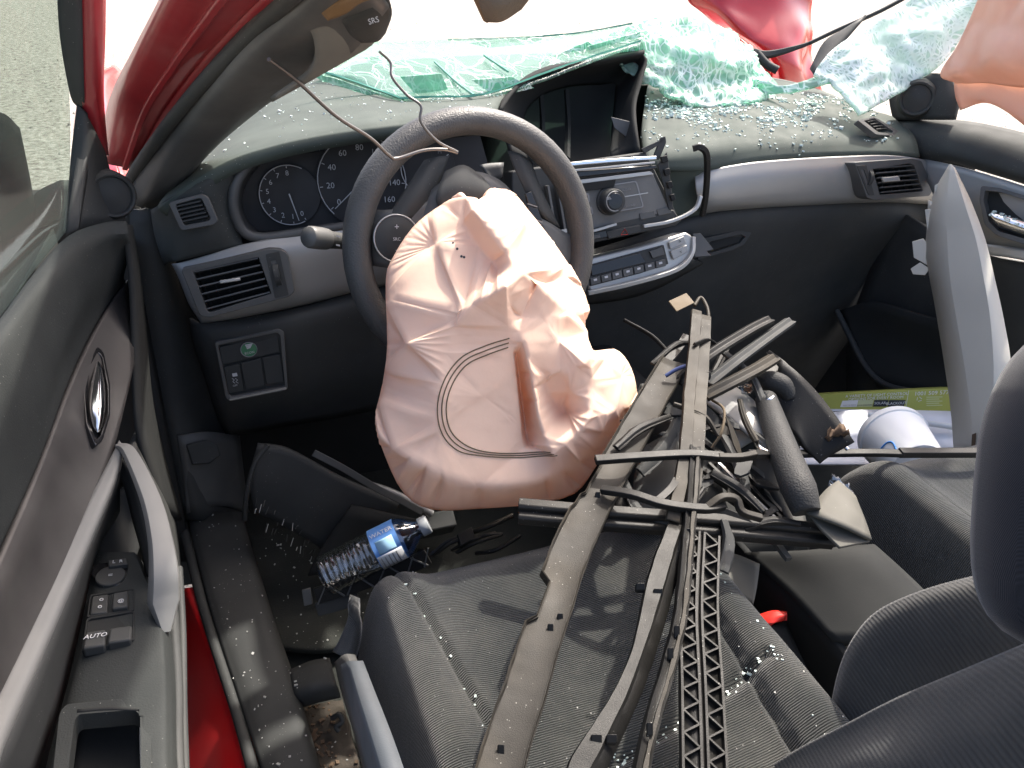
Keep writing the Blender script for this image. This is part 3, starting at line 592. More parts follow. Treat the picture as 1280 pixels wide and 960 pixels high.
vent([(1068, 203), (1140, 198), (1152, 201), (1167, 236), (1162, 245), (1092, 250), (1084, 247)], [(1090, 208), (1142, 204), (1154, 239), (1100, 244)], RV, 6, 'air_vent',
     ([(1071, 207), (1083, 206), (1093, 244), (1086, 244)], [(1076, 212), (1080, 212), (1087, 232), (1083, 232)]), [(1103, 222), (1124, 220), (1126, 226), (1105, 228)], 'r')
tr = pn(P(1102, 158, y=.25), (.3, -1, 1.3))
dv = frame('demister_vent', [(1072, 150), (1093, 146), (1124, 164), (1122, 170), (1095, 168)], [(1080, 151), (1093, 148), (1117, 164), (1115, 167), (1098, 165)], tr, .012, M['grey'], dash, .008, .004, .0008)
pxplate('back', [(1078, 150), (1094, 147), (1119, 165), (1097, 167)], tr, .002, M['dark'], dv, -.004)
for i in range(4):
    t = (i+.7)/4.6; sweep('slat', [P(1081+16*t, 151+14*t, pl=tr, off=.003), P(1094+21*t, 148+16*t, pl=tr, off=.003)], [(-.001, -.004), (.001, -.004), (.001, .003), (-.001, .003)], M['black'], dv, up=tr[1], n=1)
# glovebox face: hollow dark wall below the band
sheet('glovebox', [Y([(720, 318, .26), (800, 293, .255), (880, 262, .25), (960, 252, .24), (1060, 246, .23), (1168, 248, .225)]), Y([(720, 330, .24), (800, 305, .235), (880, 274, .225), (960, 264, .215), (1060, 258, .205), (1168, 260, .20)]),
                   Y([(715, 360, .25), (800, 335, .235), (885, 300, .225), (960, 290, .215), (1062, 284, .205), (1172, 282, .20)]),
                   Y([(720, 420, .28), (805, 395, .27), (890, 370, .26), (965, 350, .25), (1070, 335, .245), (1175, 335, .235)]),
                   Y([(740, 480, .32), (820, 465, .32), (900, 445, .315), (975, 425, .30), (1075, 410, .29), (1180, 405, .27)]),
                   Y([(760, 550, .38), (830, 540, .38), (910, 520, .38), (990, 500, .37), (1080, 485, .36), (1185, 480, .34)])], M['black'], dash, 4, 4, .008)
GB = pn(P(910, 310, y=.214), (0, -1, .25))
gh = frame('glovebox_latch', [(880, 298), (928, 287), (940, 291), (930, 306), (915, 313), (872, 325)], [(888, 302), (926, 293), (932, 296), (925, 304), (912, 309), (880, 319)], GB, .006, M['black'], dash, .004, .004, .001)
pxplate('paddle', [(886, 300), (930, 291), (924, 303), (880, 316)], GB, .004, M['dark'], gh, -.002)
# torn screen recess above the radio
cav_o = [(640, 190, .25), (632, 160, .26), (628, 132, .30), (645, 112, .36), (672, 96, .40), (710, 84, .43), (755, 78, .45), (803, 70, .46), (801, 95, .42), (792, 128, .36), (793, 160, .29), (798, 190, .25)]
cav_i = [(660, 200, .30), (655, 170, .38), (655, 148, .44), (665, 130, .48), (685, 116, .50), (715, 108, .52), (748, 106, .53), (768, 108, .53), (768, 122, .50), (766, 145, .46), (764, 165, .40), (762, 196, .30)]
rec = sheet('screen_recess', [Y(cav_o), Y([((a[0]+b[0])/2, (a[1]+b[1])/2, (a[2]+b[2])/2+.01) for a, b in zip(cav_o, cav_i)]), Y(cav_i)], M['dark'], dash, 4, 4, .006)
sheet('recess_back', [Y([(625, 100, .52), (700, 92, .54), (795, 84, .54)]), Y([(600, 150, .49), (700, 150, .51), (792, 150, .48)]), Y([(590, 240, .34), (700, 225, .34), (815, 210, .34)])], M['dark'], dash, 4, 4, .006)
for x0 in (676, 708): sweep('recess_rib', Y([(x0, 112, .50), (x0+2, 150, .46), (x0+1, 198, .31)]), [(-.004, -.004), (.004, -.004), (.004, .004), (-.004, .004)], M['dark'], dash, up=V((0, -1, .3)), n=4)
sheet('recess_visor', [Y([(622, 138, .28), (642, 110, .345), (672, 92, .385), (712, 80, .415), (756, 73, .435), (805, 64, .445)]), Y([(626, 128, .33), (650, 100, .40), (680, 84, .45), (716, 74, .48), (758, 68, .50), (806, 62, .50)])], M['dark'], dash, 5, 3, .006)
pxplate('torn_shard', [(764, 146), (788, 152), (792, 168), (784, 172), (768, 160)], pn(P(778, 160, y=.33), (-.3, -1, .4)), .003, M['grey'], dash)

box('recess_gap_block', V((.30, .575, .70)), V((.33, 0, 0)), V((0, .01, 0)), V((0, 0, .11)), M['dark'], dash, .002)  # added dark plate, hides light showing through gaps around the recess
# ---------------- centre stack
st = root('centre_stack', P(770, 280, y=.2), 'broken centre stack with radio, round volume knob and climate keys', 'radio')
RP = pn(P(770, 250, y=.19), (-.10, -1, .30))
pxplate('chassis', [(640, 214), (808, 190), (846, 266), (838, 272), (690, 302), (640, 300)], RP, .05, M['black'], st, -.006, .003)
pxplate('radio_face', [(716, 232), (815, 214), (838, 264), (735, 288)], RP, .008, M['radio'], st, .002, .002)
pxplate('disc_slot', [(705, 215), (820, 206), (822, 211), (706, 224)], RP, .006, M['gloss'], st, .006, .002)
sweep('chrome_edge', [P(704, 206, pl=RP, off=.008), P(760, 201, pl=RP, off=.010), P(820, 197, pl=RP, off=.008)], [(-.003, -.003), (.003, -.003), (.003, .003), (-.003, .003)], M['chrome'], st, up=RP[1], n=4, bevel=.001)
sweep('chrome_edge', [P(706, 214, pl=RP, off=.008), P(760, 209, pl=RP, off=.010), P(818, 203, pl=RP, off=.008)], [(-.002, -.003), (.002, -.003), (.002, .003), (-.002, .003)], M['satin'], st, up=RP[1], n=4, bevel=.001)
pxplate('slot_lip', [(716, 226), (812, 214), (818, 218), (718, 231)], RP, .004, M['satin'], st, .007, .001)
pxplate('torn_gap', [(718, 231), (770, 224), (768, 233), (722, 241)], RP, .003, M['dark'], st, .009, .0005)
pxplate('key_panel', [(762, 232), (795, 227), (804, 258), (772, 264)], RP, .003, M['radio'], st, .0055, .001, round_=.005)
frame('key_outline', [(761, 231), (796, 226), (805, 259), (771, 265)], [(762.5, 232.5), (794.5, 227.5), (803.2, 258), (772, 263.5)], RP, .003, M['dialdim'], st, .0062, .005, .0002)
sweep('key_divider', [P(774, 247, pl=RP, off=.0065), P(810, 241, pl=RP, off=.0065)], [(-.0008, -.0005), (.0008, -.0005), (.0008, .0005), (-.0008, .0005)], M['satin'], st, up=RP[1], n=1)
pxtext('key_print', 'AUDIO', (783, 237), RP, .0055, M['dialdim'], st, .007, (10, -1.8))
pxtext('key_print', 'SOUND', (788, 257), RP, .0055, M['dialdim'], st, .007, (10, -1.8))
kc = P(761, 251, pl=RP, off=.0)
kn = disc('volume_knob', kc, RP[1], .022, .01, M['black'], st, 36, 0, [(.0255, 0), (.0255, .006), (.0225, .008), (.0215, .024), (.020, .027), (.0145, .0275)])
disc('knob_cap', kc+RP[1]*.0275, RP[1], .0145, .004, M['gloss'], kn, 30, .0006, [(.0145, -.001), (.0140, .0012), (.006, .0016)])
tube('knob_ring', [kc+RP[1]*.0272+(V((1, 0, 0))*math.cos(i*math.pi/12)+RP[1].cross(V((1, 0, 0)))*math.sin(i*math.pi/12))*.0172 for i in range(24)], .0008, M['satin'], kn, 2, 5, close=True)
c_ = P(761, 248, pl=RP, off=.0292); text('knob_print', 'SEL', c_, V((1, 0, .17)), V((0, .3, 1)), .0065, M['dial'], kn)
for a, b in (((718, 245), (738, 257)), ((720, 262), (742, 272))):
    frame('side_key', [(a[0], a[1]), (b[0]-2, a[1]-4), (b[0], b[1]-4), (a[0]+2, b[1])], [(a[0]+2, a[1]+1.5), (b[0]-4, a[1]-2), (b[0]-2, b[1]-5), (a[0]+4, b[1]-2)], RP, .003, M['dialdim'], st, .006, .004, .0003)
for q in ([(799, 267), (818, 263), (820, 271), (801, 275)], [(821, 262), (838, 258), (840, 266), (823, 270)]):
    pxplate('preset_key', q, RP, .006, M['grey'], st, .004, .001)
# middle row: silver lips, hazard key
pxplate('lower_tray', [(690, 296), (842, 262), (852, 276), (845, 282), (740, 304), (690, 312)], RP, .03, M['black'], st, .002, .002)
sweep('silver_lip', [P(690, 297, pl=RP, off=.008), P(735, 290, pl=RP, off=.010), P(770, 280, pl=RP, off=.008)], [(-.002, -.003), (.002, -.003), (.002, .003), (-.002, .003)], M['satin'], st, up=RP[1], n=4)
sweep('silver_lip', [P(804, 283, pl=RP, off=.010), P(840, 276, pl=RP, off=.012), P(868, 262, pl=RP, off=.014), P(876, 245, pl=RP, off=.012)], [(-.003, -.004), (.003, -.004), (.003, .004), (-.003, .004)], M['satin'], st, up=RP[1], n=5, bevel=.001)
pxplate('key_strip', [(690, 300), (758, 288), (760, 296), (692, 310)], RP, .006, M['gloss'], st, .006, .001)
for i in range(3): pxplate('small_key', [(695+i*20, 302-i*3.4), (710+i*20, 299.5-i*3.4), (711+i*20, 304-i*3.4), (696+i*20, 307-i*3.4)], RP, .003, M['grey'], st, .0085, .0006)
pxplate('hazard_key', [(758, 289), (800, 281), (802, 290), (761, 299)], RP, .008, M['black'], st, .008, .0015)
tp = [P(a, b, pl=RP, off=.0087) for a, b in ((781, 286), (785, 293), (776, 294))]
tube('hazard_triangle', tp, .0006, M['redp'], st, 1, 4, close=True)
# climate unit
CL = pn(P(790, 325, y=.165), (-.10, -1, .38))
pxplate('climate_body', [(725, 326), (800, 308), (858, 290), (866, 295), (864, 322), (842, 338), (790, 355), (738, 366)], CL, .05, M['satin'], st, .0, .004)
pxplate('climate_panel', [(734, 332), (800, 314), (830, 306), (836, 330), (800, 342), (738, 358)], CL, .006, M['black'], st, .004, .0015)
pxplate('climate_screen', [(738, 332), (800, 316), (808, 328), (740, 345)], CL, .003, M['gloss'], st, .007, .001)
pxplate('fan_key', [(812, 314), (828, 309), (831, 318), (816, 323)], CL, .004, M['grey'], st, .008, .001)
for i in range(7):
    x = 738+i*13.6; y = 348-i*3.5
    pxplate('climate_key', [(x, y), (x+12, y-3.2), (x+13, y+5.5), (x+1, y+8.7)], CL, .004, M['grey'], st, .0075, .0008)
    pxplate('key_icon', [(x+4, y+1), (x+8, y), (x+8.5, y+2.5), (x+4.5, y+3.5)], CL, .0004, M['dial'], st, .0081, 0)
for q in ([(836, 303), (855, 295), (858, 304), (838, 312)], [(838, 314), (859, 306), (860, 315), (842, 325)]):
    pxplate('temperature_key', q, CL, .004, M['silver'], st, .006, .0015)
pxtext('arrow_print', '>', (850, 302), CL, .009, M['inkb'], st, .007); pxtext('arrow_print', '<', (851, 315), CL, .009, M['inkb'], st, .007)
sweep('climate_lip', [P(735, 366, pl=CL, off=.006), P(790, 354, pl=CL, off=.012), P(845, 337, pl=CL, off=.010), P(864, 318, pl=CL, off=.004), P(866, 296, pl=CL, off=0)], [(-.004, -.006), (.004, -.006), (.005, .003), (-.003, .005)], M['satin'], st, up=CL[1], n=5, bevel=.001)
sheet('stack_underside', [Y([(700, 372, .17), (790, 357, .165), (866, 325, .165)]), Y([(700, 385, .24), (800, 370, .24), (880, 330, .24)])], M['black'], st, 4, 3, .004)
# vertical dark vent vanes left of the radio, seen through the wheel
for i in range(5): sweep('vent_vane', [P(672+i*12, 232, pl=RP, off=.004), P(682+i*12, 292, pl=RP, off=.004)], [(-.002, -.008), (.002, -.008), (.002, .005), (-.002, .005)], M['grey'], st, up=V((0, -1, .3)), n=1)
sweep('silver_lip', [P(672, 296, pl=RP, off=.010), P(708, 288, pl=RP, off=.010)], [(-.003, -.003), (.003, -.003), (.003, .003), (-.003, .003)], M['satin'], st, up=RP[1], n=1)

# broken stubs and bent trim to the right of the radio
tag(sweep('bent_trim', Y([(866, 186, .17), (875, 184, .165), (883, 192, .165), (884, 215, .17), (882, 245, .175), (878, 270, .18)]), [(-.006, -.003), (.006, -.003), (.005, .004), (-.005, .004)], M['strip2'], None, up=V((0, -1, .3)), n=6, bevel=.001), 'curved black trim hoop standing up right of the radio', 'trim')
bs = root('broken_bracket', P(825, 220, y=.2), 'jagged black broken bracket at the radio\'s right edge', 'bracket')
for q in ([(816, 198), (826, 172), (832, 170), (833, 178), (824, 200)], [(822, 206), (834, 190), (840, 240), (842, 262), (836, 262), (830, 232)], [(802, 186), (832, 172), (826, 180), (806, 192)]):
    pxplate('shard', q, pn(P(828, 215, y=.195), (-.3, -1, .3)), .006, M['black'], bs, .004, .001)
for i in range(4): pxplate('clip', [(826+i*4, 196+i*16), (834+i*3, 194+i*16), (836+i*3, 202+i*16), (828+i*4, 204+i*16)], pn(P(828, 215, y=.19), (-.3, -1, .3)), .008, M['strip2'], bs, .008, .001)
tag(pxplate('bracket_cap', [(866, 292), (876, 291), (893, 312), (884, 314), (890, 320), (868, 322)], pn(P(878, 305, y=.185), (-.2, -1, .5)), .02, M['grey'], None, 0, .002), 'small black cap jutting out right of the climate keys', 'bracket')

# ================================================================== STEERING WHEEL
wl, wr, wt = P(428, 300, y=0), P(739, 318, y=0), P(583, 136, y=.058)
WC = (wl+wr)/2; ux = (wr-wl).normalized(); uz = (wt-WC); uz = (uz-ux*uz.dot(ux)).normalized(); wn = ux.cross(uz)
if wn.dot(CAM-WC) < 0: wn = -wn
WR = (wr-wl).length/2-.019
WP = (WC, wn)
sw = root('steering_wheel', WC-wn*.06, 'black grained steering wheel with round control pad on its spoke', 'steering wheel')
def wp(px, py, o=0.0): return P(px, py, pl=WP, off=o)
rp = [WC+(ux*math.sin(a)+uz*math.cos(a))*WR for a in [i*2*math.pi/64 for i in range(64)]]
sweep('rim', rp, circ(.0205, 14, .95, 1.05), M['rim'], sw, up=wn, n=1, close=True, ang=80)
# hub, column and spokes
disc('column_shroud', WC-wn*.03, wn, .06, .18, M['black'], sw, 24, .004, [(.075, -.17), (.062, -.05), (.05, 0)])
sheet('hub', [[wp(520, 262, .0), wp(545, 232, .012), wp(585, 214, .016), wp(625, 225, .012), wp(655, 258, 0)], [wp(510, 300, .01), wp(545, 280, .026), wp(590, 272, .03), wp(635, 282, .026), wp(670, 306, .01)], [wp(505, 345, .0), wp(545, 345, .016), wp(590, 350, .02), wp(640, 352, .016), wp(680, 356, .0)]], M['grey'], sw, 5, 5, .02)
sheet('torn_cover', [[wp(556, 214, .02), wp(580, 206, .022), wp(605, 222, .022)], [wp(545, 245, .03), wp(575, 232, .034), wp(615, 240, .03)], [wp(550, 262, .03), wp(580, 256, .034), wp(612, 258, .03)]], M['black'], sw, 4, 4, .003)
sheet('spoke', [[wp(466, 262, -.004), wp(485, 262, .008), wp(512, 258, .012), wp(540, 250, .012)], [wp(462, 298, .0), wp(482, 298, .014), wp(512, 296, .018), wp(545, 295, .018)], [wp(464, 332, -.004), wp(485, 335, .008), wp(512, 338, .012), wp(545, 342, .012)]], M['grey'], sw, 5, 5, .014)
sheet('spoke', [[wp(668, 268, .010), wp(690, 280, .010), wp(706, 290, .006), wp(722, 296, -.006)], [wp(668, 310, .014), wp(690, 318, .014), wp(708, 326, .008), wp(724, 334, -.006)], [wp(668, 350, .010), wp(690, 358, .010), wp(708, 366, .004), wp(722, 374, -.008)]], M['grey'], sw, 5, 5, .014)
sheet('spoke_arm', [[wp(530, 200, -.004), wp(545, 196, .004), wp(562, 194, -.002)], [wp(500, 246, .008), wp(520, 244, .016), wp(545, 240, .008)], [wp(480, 276, .008), wp(500, 276, .018), wp(528, 274, .010)]], M['black'], sw, 5, 5, .01)
sheet('spoke_arm', [[wp(634, 188, -.006), wp(650, 192, .002), wp(664, 200, -.004)], [wp(648, 222, .004), wp(662, 226, .010), wp(676, 234, .004)], [wp(668, 264, .006), wp(682, 272, .012), wp(700, 284, .004)]], M['black'], sw, 5, 5, .01)
pd = disc('control_pad', wp(496, 298, .016), wn, .032, .01, M['black'], sw, 36, .001, [(.033, -.006), (.033, .002), (.030, .004), (.012, .0055)])
tube('pad_ring', [wp(496, 298, .0195)+(ux*math.cos(i*math.pi/16)+uz*math.sin(i*math.pi/16))*.0315 for i in range(32)], .0012, M['satin'], pd, 1, 6, close=True)
disc('centre_key', wp(496, 298, .021), wn, .012, .004, M['gloss'], pd, 24, .0008)
pxtext('pad_print', '+', (496, 284), WP, .012, M['dial'], pd, .0225); pxtext('pad_print', 'SRC', (496, 299), WP, .006, M['dial'], pd, .0225); pxtext('pad_print', '-', (496, 312), WP, .012, M['dial'], pd, .0225)
for i, q in enumerate(([(657, 242), (664, 239), (672, 258), (660, 254)], [(660, 257), (673, 261), (678, 277), (662, 271)], [(663, 275), (679, 281), (684, 296), (668, 290)])):
    pxplate('cruise_key', q, WP, .006, M['gloss'], sw, .020, .001)
    pxplate('key_edge', [q[3], q[2], (q[2][0], q[2][1]+1.3), (q[3][0], q[3][1]+1.3)], WP, .003, M['dialdim'], sw, .0205, 0)
sheet('silver_clip', [Y([(600, 206, .10), (612, 204, .10), (630, 203, .10)]), Y([(612, 222, .09), (620, 226, .09), (628, 220, .09)])], M['grey'], sw, 3, 3, .004)
# turn-signal stalk
sk_ = root('indicator_stalk', P(430, 302, y=.08), 'black indicator stalk with grey end knob left of wheel', 'stalk')
tube('stalk', [P(470, 308, y=.09), P(440, 303, y=.075), P(415, 300, y=.06), P(404, 298, y=.05)], .0125, M['black'], sk_, 5, 12, rad=[.8, .9, 1.0, 1.0])
a, b = P(408, 299, y=.054), P(385, 296, y=.034)
tube('end_knob', [a, a.lerp(b, .3), a.lerp(b, .85), b], .0155, M['grey'], sk_, 3, 16, rad=[.95, 1, 1, .9])
for q in ((420, 294), (428, 297), (420, 305), (430, 306)): pxplate('stalk_print', [(q[0], q[1]), (q[0]+5, q[1]+1), (q[0]+5, q[1]+3), (q[0], q[1]+2)], pn(P(425, 300, y=.052), (0, -1, .4)), .0004, M['dial'], sk_, .002, 0)

# ================================================================== DRIVER AIRBAG
def airbag():
    ol = [(575, 243), (598, 250), (612, 236), (640, 240), (660, 262), (690, 300), (720, 345), (735, 380), (731, 410), (742, 438), (768, 436), (785, 452), (795, 480), (793, 510), (765, 550), (742, 588), (718, 617), (670, 630), (600, 636), (540, 637), (505, 617), (482, 572), (469, 525), (478, 480), (484, 430), (482, 350), (492, 320), (515, 285), (542, 262)]
    pl = plane(P(590, 250, y=-.05), P(480, 600, y=-.22), P(780, 560, y=-.19))
    nd = (CAM-P(620, 440, pl=pl)).normalized()
    c0 = (615, 455)
    # the cloth as it lies: (pixel x, pixel y, height in mm above the bag's rim plane); lines are folds
    lines = [[(578, 246, 22), (596, 280, 92), (612, 307, 112), (640, 344, 124), (676, 376, 118), (697, 394, 98)],
             [(631, 371, 150), (640, 397, 104), (667, 402, 110), (700, 400, 100), (732, 391, 42)],
             [(631, 371, 150), (603, 385, 122), (578, 396, 104), (573, 421, 94), (564, 452, 92), (557, 486, 94), (556, 530, 86)],
             [(631, 371, 150), (632, 403, 118), (634, 426, 106), (640, 449, 98), (646, 504, 86), (650, 550, 74)],
             [(643, 442, 72), (647, 472, 40), (652, 508, 18), (657, 546, 46)],
             [(640, 397, 104), (650, 430, 114), (661, 480, 108), (669, 520, 104), (683, 555, 104)],
             [(727, 416, 60), (722, 447, 118), (700, 460, 108), (676, 467, 92), (683, 495, 66), (702, 510, 50)],
             [(722, 447, 118), (727, 480, 104), (721, 513, 116), (704, 536, 112), (683, 555, 104)],
             [(722, 447, 118), (746, 446, 82), (764, 441, 36)],
             [(721, 513, 116), (755, 507, 88), (788, 502, 24)],
             [(480, 540, 34), (540, 572, 80), (600, 592, 84), (676, 586, 80), (738, 557, 42)],
             [(582, 290, 58), (600, 322, 74), (622, 350, 88)],
             [(664, 366, 98), (694, 356, 66), (716, 346, 32)]]
    pts = [(548, 312, 66), (516, 430, 66), (606, 490, 72), (656, 292, 56), (698, 342, 48), (690, 428, 104), (702, 486, 44), (768, 470, 68), (742, 532, 64)]
    o2 = cr([V((a, b, 0)) for a, b in ol+ol[:1]], 6)[:-1]; NO = len(o2)
    from mathutils.geometry import delaunay_2d_cdt
    cv = []; ce = []; hz = []; kind_ = []
    for l in lines:
        l2 = cr([V(p) for p in l], 3); k = len(cv)
        for i_, p in enumerate(l2):
            cv.append(V((p.x, p.y))); hz.append(p.z/1000); kind_.append(2)
            if i_: ce.append((k+i_-1, k+i_))
    for a, b, h in pts: cv.append(V((a, b))); hz.append(h/1000); kind_.append(1)
    k = len(cv); NB = NO//2
    for i_ in range(NB): cv.append(V((o2[i_*2].x, o2[i_*2].y))); hz.append(0.); kind_.append(3); ce.append((k+i_, k+(i_+1) % NB))
    nv, ne, nf, ov, oe, of = delaunay_2d_cdt(cv, ce, [], 1, 1e-4)
    X_ = []; pin = []
    for v, src in zip(nv, ov):
        src = [q for q in src if q < len(hz)]
        X_.append([v.x, v.y, max(hz[q] for q in src) if src else None]); pin.append(max(kind_[q] for q in src) if src else 2)
    for i_ in range(len(X_)):
        if X_[i_][2] is None:
            nb = [b if a == i_ else a for a, b in ne if i_ in (a, b)]; nb = [X_[q][2] for q in nb if X_[q][2] is not None]; X_[i_][2] = sum(nb)/max(1, len(nb))
    T_ = [tuple(f) for f in nf]
    # edges that lie on a fold or on the rim keep their new points pinned
    fold = {tuple(sorted(e)) for e, src in zip(ne, oe) if src}
    for it in range(3):
        mid = {}; T2_ = []; f2 = set()
        def md(a, b):
            e = (a, b) if a < b else (b, a)
            if e not in mid:
                mid[e] = len(X_); X_.append([(X_[a][m]+X_[b][m])/2 for m in range(3)])
                on = e in fold; pin.append((3 if pin[a] == 3 and pin[b] == 3 else 2) if on else 0)
                if on: f2.add(tuple(sorted((a, mid[e])))); f2.add(tuple(sorted((b, mid[e]))))
            return mid[e]
        for a, b, c in T_:
            x, y, z = md(a, b), md(b, c), md(c, a); T2_ += [(a, x, z), (x, b, y), (z, y, c), (x, y, z)]
        T_ = T2_; fold = f2
        nbr = [set() for _ in X_]
        for a, b, c in T_: nbr[a] |= {b, c}; nbr[b] |= {a, c}; nbr[c] |= {a, b}
        for q in range((120, 110, 80)[it]):
            hh = [p[2] for p in X_]
            for i_ in range(len(X_)):
                if pin[i_] == 0 or (pin[i_] == 1 and q % 4 == 0): X_[i_][2] = sum(hh[m] for m in nbr[i_])/len(nbr[i_])
    NV = len(X_); nb = [set() for _ in range(NV)]
    for a, b, c in T_: nb[a] |= {b, c}; nb[b] |= {a, c}; nb[c] |= {a, b}
    H = [p[2] for p in X_]
    for it in range(12):      # the panels hang between the folds
        H = [h if pin[i_] >= 2 else (h*.9+.1*sum(H[q] for q in nb[i_])/len(nb[i_]) if pin[i_] == 1 and it < 30 else sum(H[q] for q in nb[i_])/len(nb[i_])) for i_, h in enumerate(H)]
    for it in range(2):       # a little softness in the folds themselves
        H = [h if pin[i_] == 3 else h*.55+.45*sum(H[q] for q in nb[i_])/len(nb[i_]) for i_, h in enumerate(H)]
    def rim_d(x, y): return min((x-p.x)**2+(y-p.y)**2 for p in o2)**.5
    for i_, (x, y, _) in enumerate(X_):
        if pin[i_] == 3: continue
        e = min(1, rim_d(x, y)/38); wr_ = noise.noise(V((x*.014+y*.006, y*.014-x*.006, 3.1)))*.002+max(0, .09-abs(noise.noise(V((x*.011+y*.008, y*.017-x*.012, 2.7)))))*.008+max(0, .05-abs(noise.noise(V((x*.006-y*.011, y*.007+x*.009, 6.1)))))*.012+noise.noise(V((x*.08, y*.08, 1)))*.0005
        H[i_] += wr_*e+.022*math.sqrt(max(0, 1-(1-e)**2))
    vs = [P(x, y, pl=pl)+nd*H[i_] for i_, (x, y, _) in enumerate(X_)]; fs = list(T_)
    flat_ = BVHTree.FromPolygons([V((x, y, H[i_]*1000)) for i_, (x, y, _) in enumerate(X_)], T_)
    def height(x, y):
        h = flat_.ray_cast(V((x, y, 900)), V((0, 0, -1))); return h[0].z/1000 if h[0] else 0
    # back of the bag, joined along the rim
    rim = []; nxt = {}
    for a, b in fold:
        if pin[a] == 3 and pin[b] == 3: nxt.setdefault(a, []).append(b); nxt.setdefault(b, []).append(a)
    cur = next(iter(nxt)); prv = None
    while True:
        rim.append(cur); c2 = [q for q in nxt[cur] if q != prv]
        if not c2 or c2[0] == rim[0] or len(rim) > len(nxt)+2: break
        prv, cur = cur, c2[0]
    prev = rim
    for s in range(1, 7):
        q = 1-s/6*.96; ring = []
        for r_ in rim:
            x = c0[0]+(X_[r_][0]-c0[0])*q; y = c0[1]+(X_[r_][1]-c0[1])*q
            ring.append(len(vs)); vs.append(P(x, y, pl=pl)-nd*.035*math.sqrt(1-q*q))
        for k in range(len(rim)): l = (k+1) % len(rim); fs.append((prev[k], prev[l], ring[l], ring[k]))
        prev = ring
    bag = root('driver_airbag', P(590, 260, pl=pl), 'salmon pink deflated airbag hanging from the steering wheel hub', 'airbag')
    o = mk('bag', vs, fs, M['bag'], bag, ang=179)
    # three rings of seam stitching
    arcs = [(634, 430), (610, 438), (585, 450), (568, 472), (560, 500), (564, 528), (580, 546), (605, 554), (645, 557), (684, 553)]
    for e in (-5, 0, 5):
        pts = []
        for i, (x, y) in enumerate(arcs):
            dx, dy = x-625, y-500; r = math.hypot(dx, dy); pts.append(V((x+dx/r*e, y+dy/r*e*(.5 if i > 6 else 1), 0)))
        tube('seam_stitching', [P(p.x, p.y, pl=pl)+nd*(height(p.x, p.y)+.0006) for p in cr(pts, 10)], .0008, M['thread'], o, 1, 5)
    for (x, y) in ((571, 316), (576, 323), (584, 333), (581, 332)):
        disc('scorch_mark', P(x, y, pl=pl)+nd*(height(x, y)+.001), nd, .0016, .0006, M['inkb'], o, 7, 0)
airbag()
# ================================================================== DRIVER DOOR
door = root('driver_door', (-.52, .2, .1), 'open driver door with brown trim, silver grab handle and window switches', 'car door')
def Z(l): return [P(a, b, z=z) for a, b, z in l]
sheet('upper_pad', [Z([(-60, 470, .745), (0, 398, .745), (42, 342, .745), (85, 295, .745), (130, 278, .74), (158, 276, .735)]),
                    Z([(-60, 520, .742), (5, 430, .742), (52, 365, .742), (95, 315, .742), (135, 295, .735), (160, 292, .73)]),
                    Z([(-60, 640, .70), (20, 500, .70), (72, 410, .70), (112, 350, .705), (142, 322, .70), (163, 312, .70)]),
                    Z([(-70, 800, .645), (0, 640, .645), (45, 540, .65), (85, 440, .655), (120, 380, .66), (155, 345, .66)]),
                    Z([(-70, 830, .62), (0, 690, .62), (52, 575, .622), (92, 468, .63), (126, 398, .635), (158, 352, .64)])], M['doorpad'], door, 4, 4, .012)
sheet('trim_panel', [Z([(-60, 830, .625), (0, 700, .625), (52, 578, .627), (92, 472, .635), (126, 400, .64), (160, 350, .645)]),
                     Z([(-60, 900, .61), (0, 755, .61), (55, 620, .612), (98, 500, .62), (132, 425, .625), (162, 372, .63)]),
                     Z([(-60, 950, .58), (0, 820, .58), (62, 670, .585), (115, 545, .59), (142, 470, .60), (166, 410, .61)]),
                     Z([(-60, 990, .555), (0, 878, .555), (65, 745, .558), (120, 622, .56), (146, 548, .57), (168, 455, .59)])], M['brown'], door, 4, 5, .008)
DH = pn(P(120, 490, z=.60), (1, -.25, .9))
dh = frame('handle_cup', [(122, 432), (130, 440), (138, 480), (138, 520), (128, 552), (120, 558), (108, 530), (105, 495), (110, 455)], [(122, 440), (128, 446), (135, 482), (135, 518), (126, 545), (120, 549), (111, 526), (109, 495), (113, 458)], DH, .02, M['gloss'], door, .012, .004, .001, 2)
pxplate('cup_back', [(122, 434), (130, 442), (137, 480), (137, 520), (127, 550), (120, 556), (109, 528), (106, 495), (111, 457)], DH, .002, M['gloss'], dh, .0)
sheet('handle_lever', [[P(121, 450, pl=DH, off=.010), P(114, 480, pl=DH, off=.016), P(112, 510, pl=DH, off=.018), P(117, 538, pl=DH, off=.012)], [P(126, 455, pl=DH, off=.014), P(127, 485, pl=DH, off=.024), P(127, 515, pl=DH, off=.024), P(123, 540, pl=DH, off=.014)], [P(129, 462, pl=DH, off=.008), P(133, 490, pl=DH, off=.012), P(132, 518, pl=DH, off=.012), P(126, 542, pl=DH, off=.008)]], M['chrome'], dh, 5, 4, .004)
